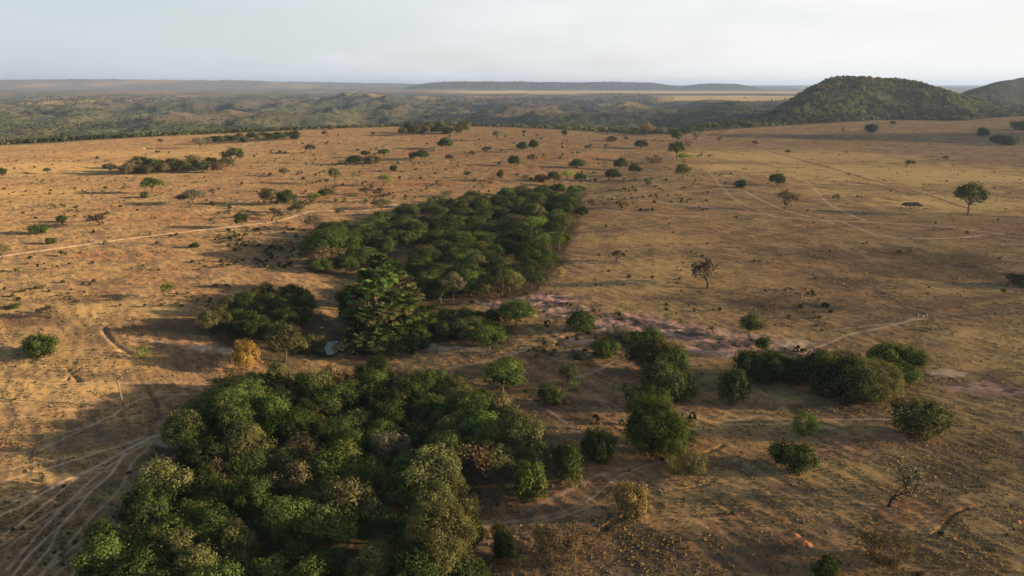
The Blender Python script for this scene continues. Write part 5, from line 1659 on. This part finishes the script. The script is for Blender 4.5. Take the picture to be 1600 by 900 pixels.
pole(1108, 348, 1108, 329, 'distant utility pole beside the pale dirt road')

def fence(a, b, n, label, wires=3):
    W = [ground(a[0] + (b[0] - a[0]) * t, a[1] + (b[1] - a[1]) * t) for t in np.linspace(0, 1, n)]
    root = empty('wire_fence', W[0])
    o = np.array(W[0]); tops = []
    rng = np.random.RandomState(int(a[0]))
    for i, p in enumerate(W):
        q = np.array(p) - o
        B = Boxes()
        h_ = 1.35 + rng.uniform(-0.1, 0.15); lx, ly = rng.normal(size=2) * 0.05
        B.bar(q + (0, 0, -0.4), q + (lx, ly, h_), 0.17, 0.17, 0.13, 0.13)
        link('post', B.mesh('post', M_POST), root)
        tops.append((q, lx, ly))
    for wv in range(wires):
        T = Tubes(4)
        hz = 0.4 + 0.38 * wv
        T.add([q + np.array([lx * hz / 1.4, ly * hz / 1.4 + 0.09, hz]) for q, lx, ly in tops], [0.012] * n)
        link('wire', T.mesh('wire', M_WIRE), root)
    return tag(root, label, 'fence', 'wire fences')
fence((1368, 451), (1434, 494), 12, 'wire fence slanting down to the pale gate on the right pasture')
fence((1446, 497), (1606, 489), 14, 'wire fence running right from the pale gate')
fence((1300, 459), (1364, 452), 7, 'faint wire fence left of the slanting fence')
fence((1436, 308), (1545, 332), 18, 'far wire fence between the shelter and the tall green tree')

def gate(px, row, label, width, mat, bars=4):
    x, y, z = ground(px, row)
    root = empty('farm_gate', (x, y, z))
    for sx in (-1, 1):
        B = Boxes(); B.bar((sx * width / 2, 0, -0.4), (sx * width / 2, 0, 1.75), 0.22, 0.22, 0.18, 0.18)
        link('gate_post', B.mesh('gate_post', mat), root)
    B = Boxes()
    for k in range(bars):
        B.bar((-width / 2 + 0.2, 0.03 * (k % 2), 0.35 + 0.30 * k), (width / 2 - 0.2, 0.03 * (k % 2), 0.35 + 0.30 * k), 0.05, 0.11)
    B.bar((-width / 2 + 0.25, 0.09, 0.25), (-width / 2 + 0.25, 0.09, 1.4), 0.05, 0.12)
    B.bar((width / 2 - 0.25, 0.09, 0.25), (width / 2 - 0.25, 0.09, 1.4), 0.05, 0.12)
    B.bar((-width / 2 + 0.3, 0.15, 0.35), (width / 2 - 0.3, 0.15, 1.3), 0.04, 0.10)
    link('gate_leaf', B.mesh('gate_leaf', mat), root)
    return tag(root, label, 'gate', 'farm gates')
gate(1441, 498, 'pale wooden farm gate where the track meets the fence', 3.2, M_PALEWOOD)
gate(1578, 368, 'dark wooden gate by the right edge of the upper pasture', 3.4, M_DARKBARK)

def shelter(px, row, label):
    x, y, z = ground(px, row)
    root = empty('open_shelter', (x, y, z))
    L, D, he, hr = 12.8, 6.5, 2.6, 4.6
    rf = Boxes()
    hx = L / 2
    e = [(-hx, -D / 2, he), (hx, -D / 2, he), (hx, D / 2, he), (-hx, D / 2, he)]
    r0, r1 = (-hx + 0.9, 0, hr), (hx - 3.0, 0, hr)
    t = 0.12
    rf.quad([e[0], e[1], r1, r0]); rf.quad([e[2], e[3], r0, r1])
    rf.quad([e[1], e[2], r1, r1]); rf.quad([e[3], e[0], r0, r0])
    dn = lambda p: (p[0], p[1], p[2] - t)
    rf.quad([dn(e[0]), dn(r0), dn(r1), dn(e[1])]); rf.quad([dn(e[2]), dn(r1), dn(r0), dn(e[3])])
    for i in range(4):
        rf.quad([e[i], dn(e[i]), dn(e[(i + 1) % 4]), e[(i + 1) % 4]])
    link('roof', rf.mesh('roof', M_ROOF), root)
    bm = Boxes()
    bm.bar((-hx + 0.3, -D / 2 + 0.3, he - 0.28), (hx - 0.3, -D / 2 + 0.3, he - 0.28), 0.14, 0.18)
    bm.bar((-hx + 0.3, D / 2 - 0.3, he - 0.28), (hx - 0.3, D / 2 - 0.3, he - 0.28), 0.14, 0.18)
    link('roof_beam', bm.mesh('roof_beam', M_POST), root)
    for i in range(5):
        for sy in (-1, 1):
            px_ = -hx + 0.4 + i * (L - 0.8) / 4
            T = Tubes(7); T.add([(px_, sy * (D / 2 - 0.3), -0.5), (px_, sy * (D / 2 - 0.3), 1.2), (px_, sy * (D / 2 - 0.3), he - 0.35)], [0.15, 0.14, 0.13])
            link('post', T.mesh('post', M_POST), root)
    B = Boxes()
    B.bar((hx + 2.2, -0.4, 0.35), (hx + 5.0, -0.4, 0.35), 0.55, 0.4)
    tr = link('feed_trough', B.mesh('feed_trough', M_DARKBARK))
    tr.location = (x, y, z)
    tag(tr, 'low dark feed trough right of the dark roofed shelter', 'trough', 'feed troughs')
    return tag(root, label, 'shelter')
shelter(1425, 326, 'open cattle shelter with dark hipped roof on the right pasture')

def trough(px, row, wpx, label, rz):
    x, y, z = ground(px, row)
    L = wpx * px_m(row)
    root = empty('feed_trough', (x, y, z), rz)
    B = Boxes()
    B.bar((-L / 2, 0, 0.55), (L / 2, 0, 0.55), 0.9, 0.12)
    B.bar((-L / 2, -0.42, 0.82), (L / 2, -0.42, 0.82), 0.08, 0.42); B.bar((-L / 2, 0.42, 0.82), (L / 2, 0.42, 0.82), 0.08, 0.42)
    B.bar((-L / 2 - 0.04, -0.46, 0.80), (-L / 2 - 0.04, 0.46, 0.80), 0.08, 0.46); B.bar((L / 2 + 0.04, -0.46, 0.80), (L / 2 + 0.04, 0.46, 0.80), 0.08, 0.46)
    link('trough_box', B.mesh('trough_box', M_DARKBARK), root)
    for sx in (-0.8, 0.8):
        B = Boxes(); B.bar((sx * L / 2, 0, -0.2), (sx * L / 2, 0, 0.49), 0.25, 0.6)
        link('leg', B.mesh('leg', M_DARKBARK), root)
    return tag(root, label, 'trough', 'feed troughs')
trough(1112, 244, 8, 'upper long dark feed trough on the golden pasture', 0.05)
trough(1164, 265, 9, 'lower long dark feed trough on the golden pasture', 0.0)

# cattle: one continuous body built on a skeleton with a skin, horns as a part
def cow_mesh():
    pts = [(0, 0, 1.02, 0.30), (0.45, 0, 1.06, 0.33), (0.85, 0, 1.10, 0.31), (-0.45, 0, 1.02, 0.33), (-0.80, 0, 1.02, 0.25), (1.12, 0, 1.22, 0.19), (1.42, 0, 1.28, 0.14), (1.68, 0, 1.12, 0.09),
           (0.72, 0, 1.42, 0.13), (0.78, 0.20, 0.72, 0.12), (0.76, 0.20, 0.36, 0.065), (0.80, 0.20, 0.02, 0.06), (0.78, -0.20, 0.72, 0.12), (0.88, -0.20, 0.36, 0.065), (0.92, -0.20, 0.02, 0.06),
           (-0.76, 0.20, 0.74, 0.14), (-0.90, 0.20, 0.42, 0.065), (-0.82, 0.20, 0.02, 0.06), (-0.74, -0.20, 0.74, 0.14), (-0.80, -0.20, 0.42, 0.065), (-0.70, -0.20, 0.02, 0.06),
           (-1.0, 0, 0.95, 0.05), (-1.06, 0, 0.55, 0.035), (1.40, 0.22, 1.34, 0.035), (1.40, -0.22, 1.34, 0.035)]
    ed = [(0, 1), (1, 2), (0, 3), (3, 4), (2, 5), (5, 6), (6, 7), (2, 8), (2, 9), (9, 10), (10, 11), (2, 12), (12, 13), (13, 14), (4, 15), (15, 16), (16, 17), (4, 18), (18, 19), (19, 20), (4, 21), (21, 22), (6, 23), (6, 24)]
    me = bpy.data.meshes.new('cow_skeleton')
    me.from_pydata([p[:3] for p in pts], ed, [])
    ob = bpy.data.objects.new('cow_skeleton', me)
    C.objects.link(ob)
    md = ob.modifiers.new('skin', 'SKIN'); sb = ob.modifiers.new('sub', 'SUBSURF'); sb.levels = 1; sb.render_levels = 1
    for v, p in zip(me.skin_vertices[0].data, pts):
        v.radius = (p[3], p[3])
    me.skin_vertices[0].data[0].use_root = True
    bpy.context.view_layer.update()
    ev = ob.evaluated_get(bpy.context.evaluated_depsgraph_get())
    res = bpy.data.meshes.new_from_object(ev)
    bpy.data.objects.remove(ob)
    res.name = 'cow'
    return res
COW = cow_mesh()
COW.materials.clear(); COW.materials.append(M_HIDE)
T = Tubes(5)
for s_ in (-1, 1):
    T.add([(1.40, 0.08 * s_, 1.38), (1.40, 0.20 * s_, 1.46), (1.43, 0.26 * s_, 1.62)], [0.035, 0.028, 0.008])
HORN = T.mesh('horns', M_HORN)
for px, row, rz, mt, lab in [(225, 233, 0.4, M_HIDE, 'white cow standing alone above the dark grove'), (382, 228, 2.8, M_HIDE, 'white cow standing below the long grove'), (466, 224, 0.2, M_HIDE, 'white cow at the right end of the long grove')]:
    x, y, z = ground(px, row)
    o = link('cow', COW); o.location = (x, y, z); o.rotation_euler = (0, 0, rz)
    o.material_slots[0].link = 'OBJECT'; o.material_slots[0].material = mt
    hn = link('horns', HORN, o)
    tag(o, lab, 'cow', 'cattle on the pasture')

# termite mounds
def mound(px, row, w_, h_, label, seed):
    rng = np.random.RandomState(seed)
    x, y, z = ground(px, row)
    na, nr = 22, 9
    V, F = [], []
    ph = rng.uniform(0, 6.28, 4)
    for i in range(nr):
        t = i / (nr - 1)
        for j in range(na):
            a = j * 2 * math.pi / na
            k = 1 + 0.16 * math.sin(2 * a + ph[0]) + 0.10 * math.sin(5 * a + ph[1] + t * 3) + 0.06 * rng.normal()
            r = w_ / 2 * (1 - t) ** 0.62 * k
            V.append((r * math.cos(a), r * math.sin(a), -0.12 + h_ * (t ** 0.9) * (1 + 0.08 * math.sin(3 * a + ph[2]))))
    for i in range(nr - 1):
        for j in range(na):
            F.append((i * na + j, i * na + (j + 1) % na, (i + 1) * na + (j + 1) % na, (i + 1) * na + j))
    o = link('termite_mound', mesh_arrays('termite_mound', V, F, M_CLAY, smooth=True))
    o.location = (x, y, z)
    return tag(o, label, 'termite mound', 'termite mounds')
mound(1242, 836, 2.0, 0.42, 'orange clay mound, upper one of the two on the right slope', 1)
mound(1258, 849, 2.5, 0.48, 'orange clay mound, lower and larger of the two on the right slope', 2)
mound(1353, 822, 1.1, 0.3, 'small orange clay mound below the crooked tree', 3)
mound(1591, 816, 1.5, 0.35, 'orange clay mound near the right edge', 4)
mound(1490, 842, 1.0, 0.4, 'small orange clay mound beside the right gully crack', 5)
mound(113, 820, 1.4, 0.3, 'orange clay mound among the cattle trails', 6)
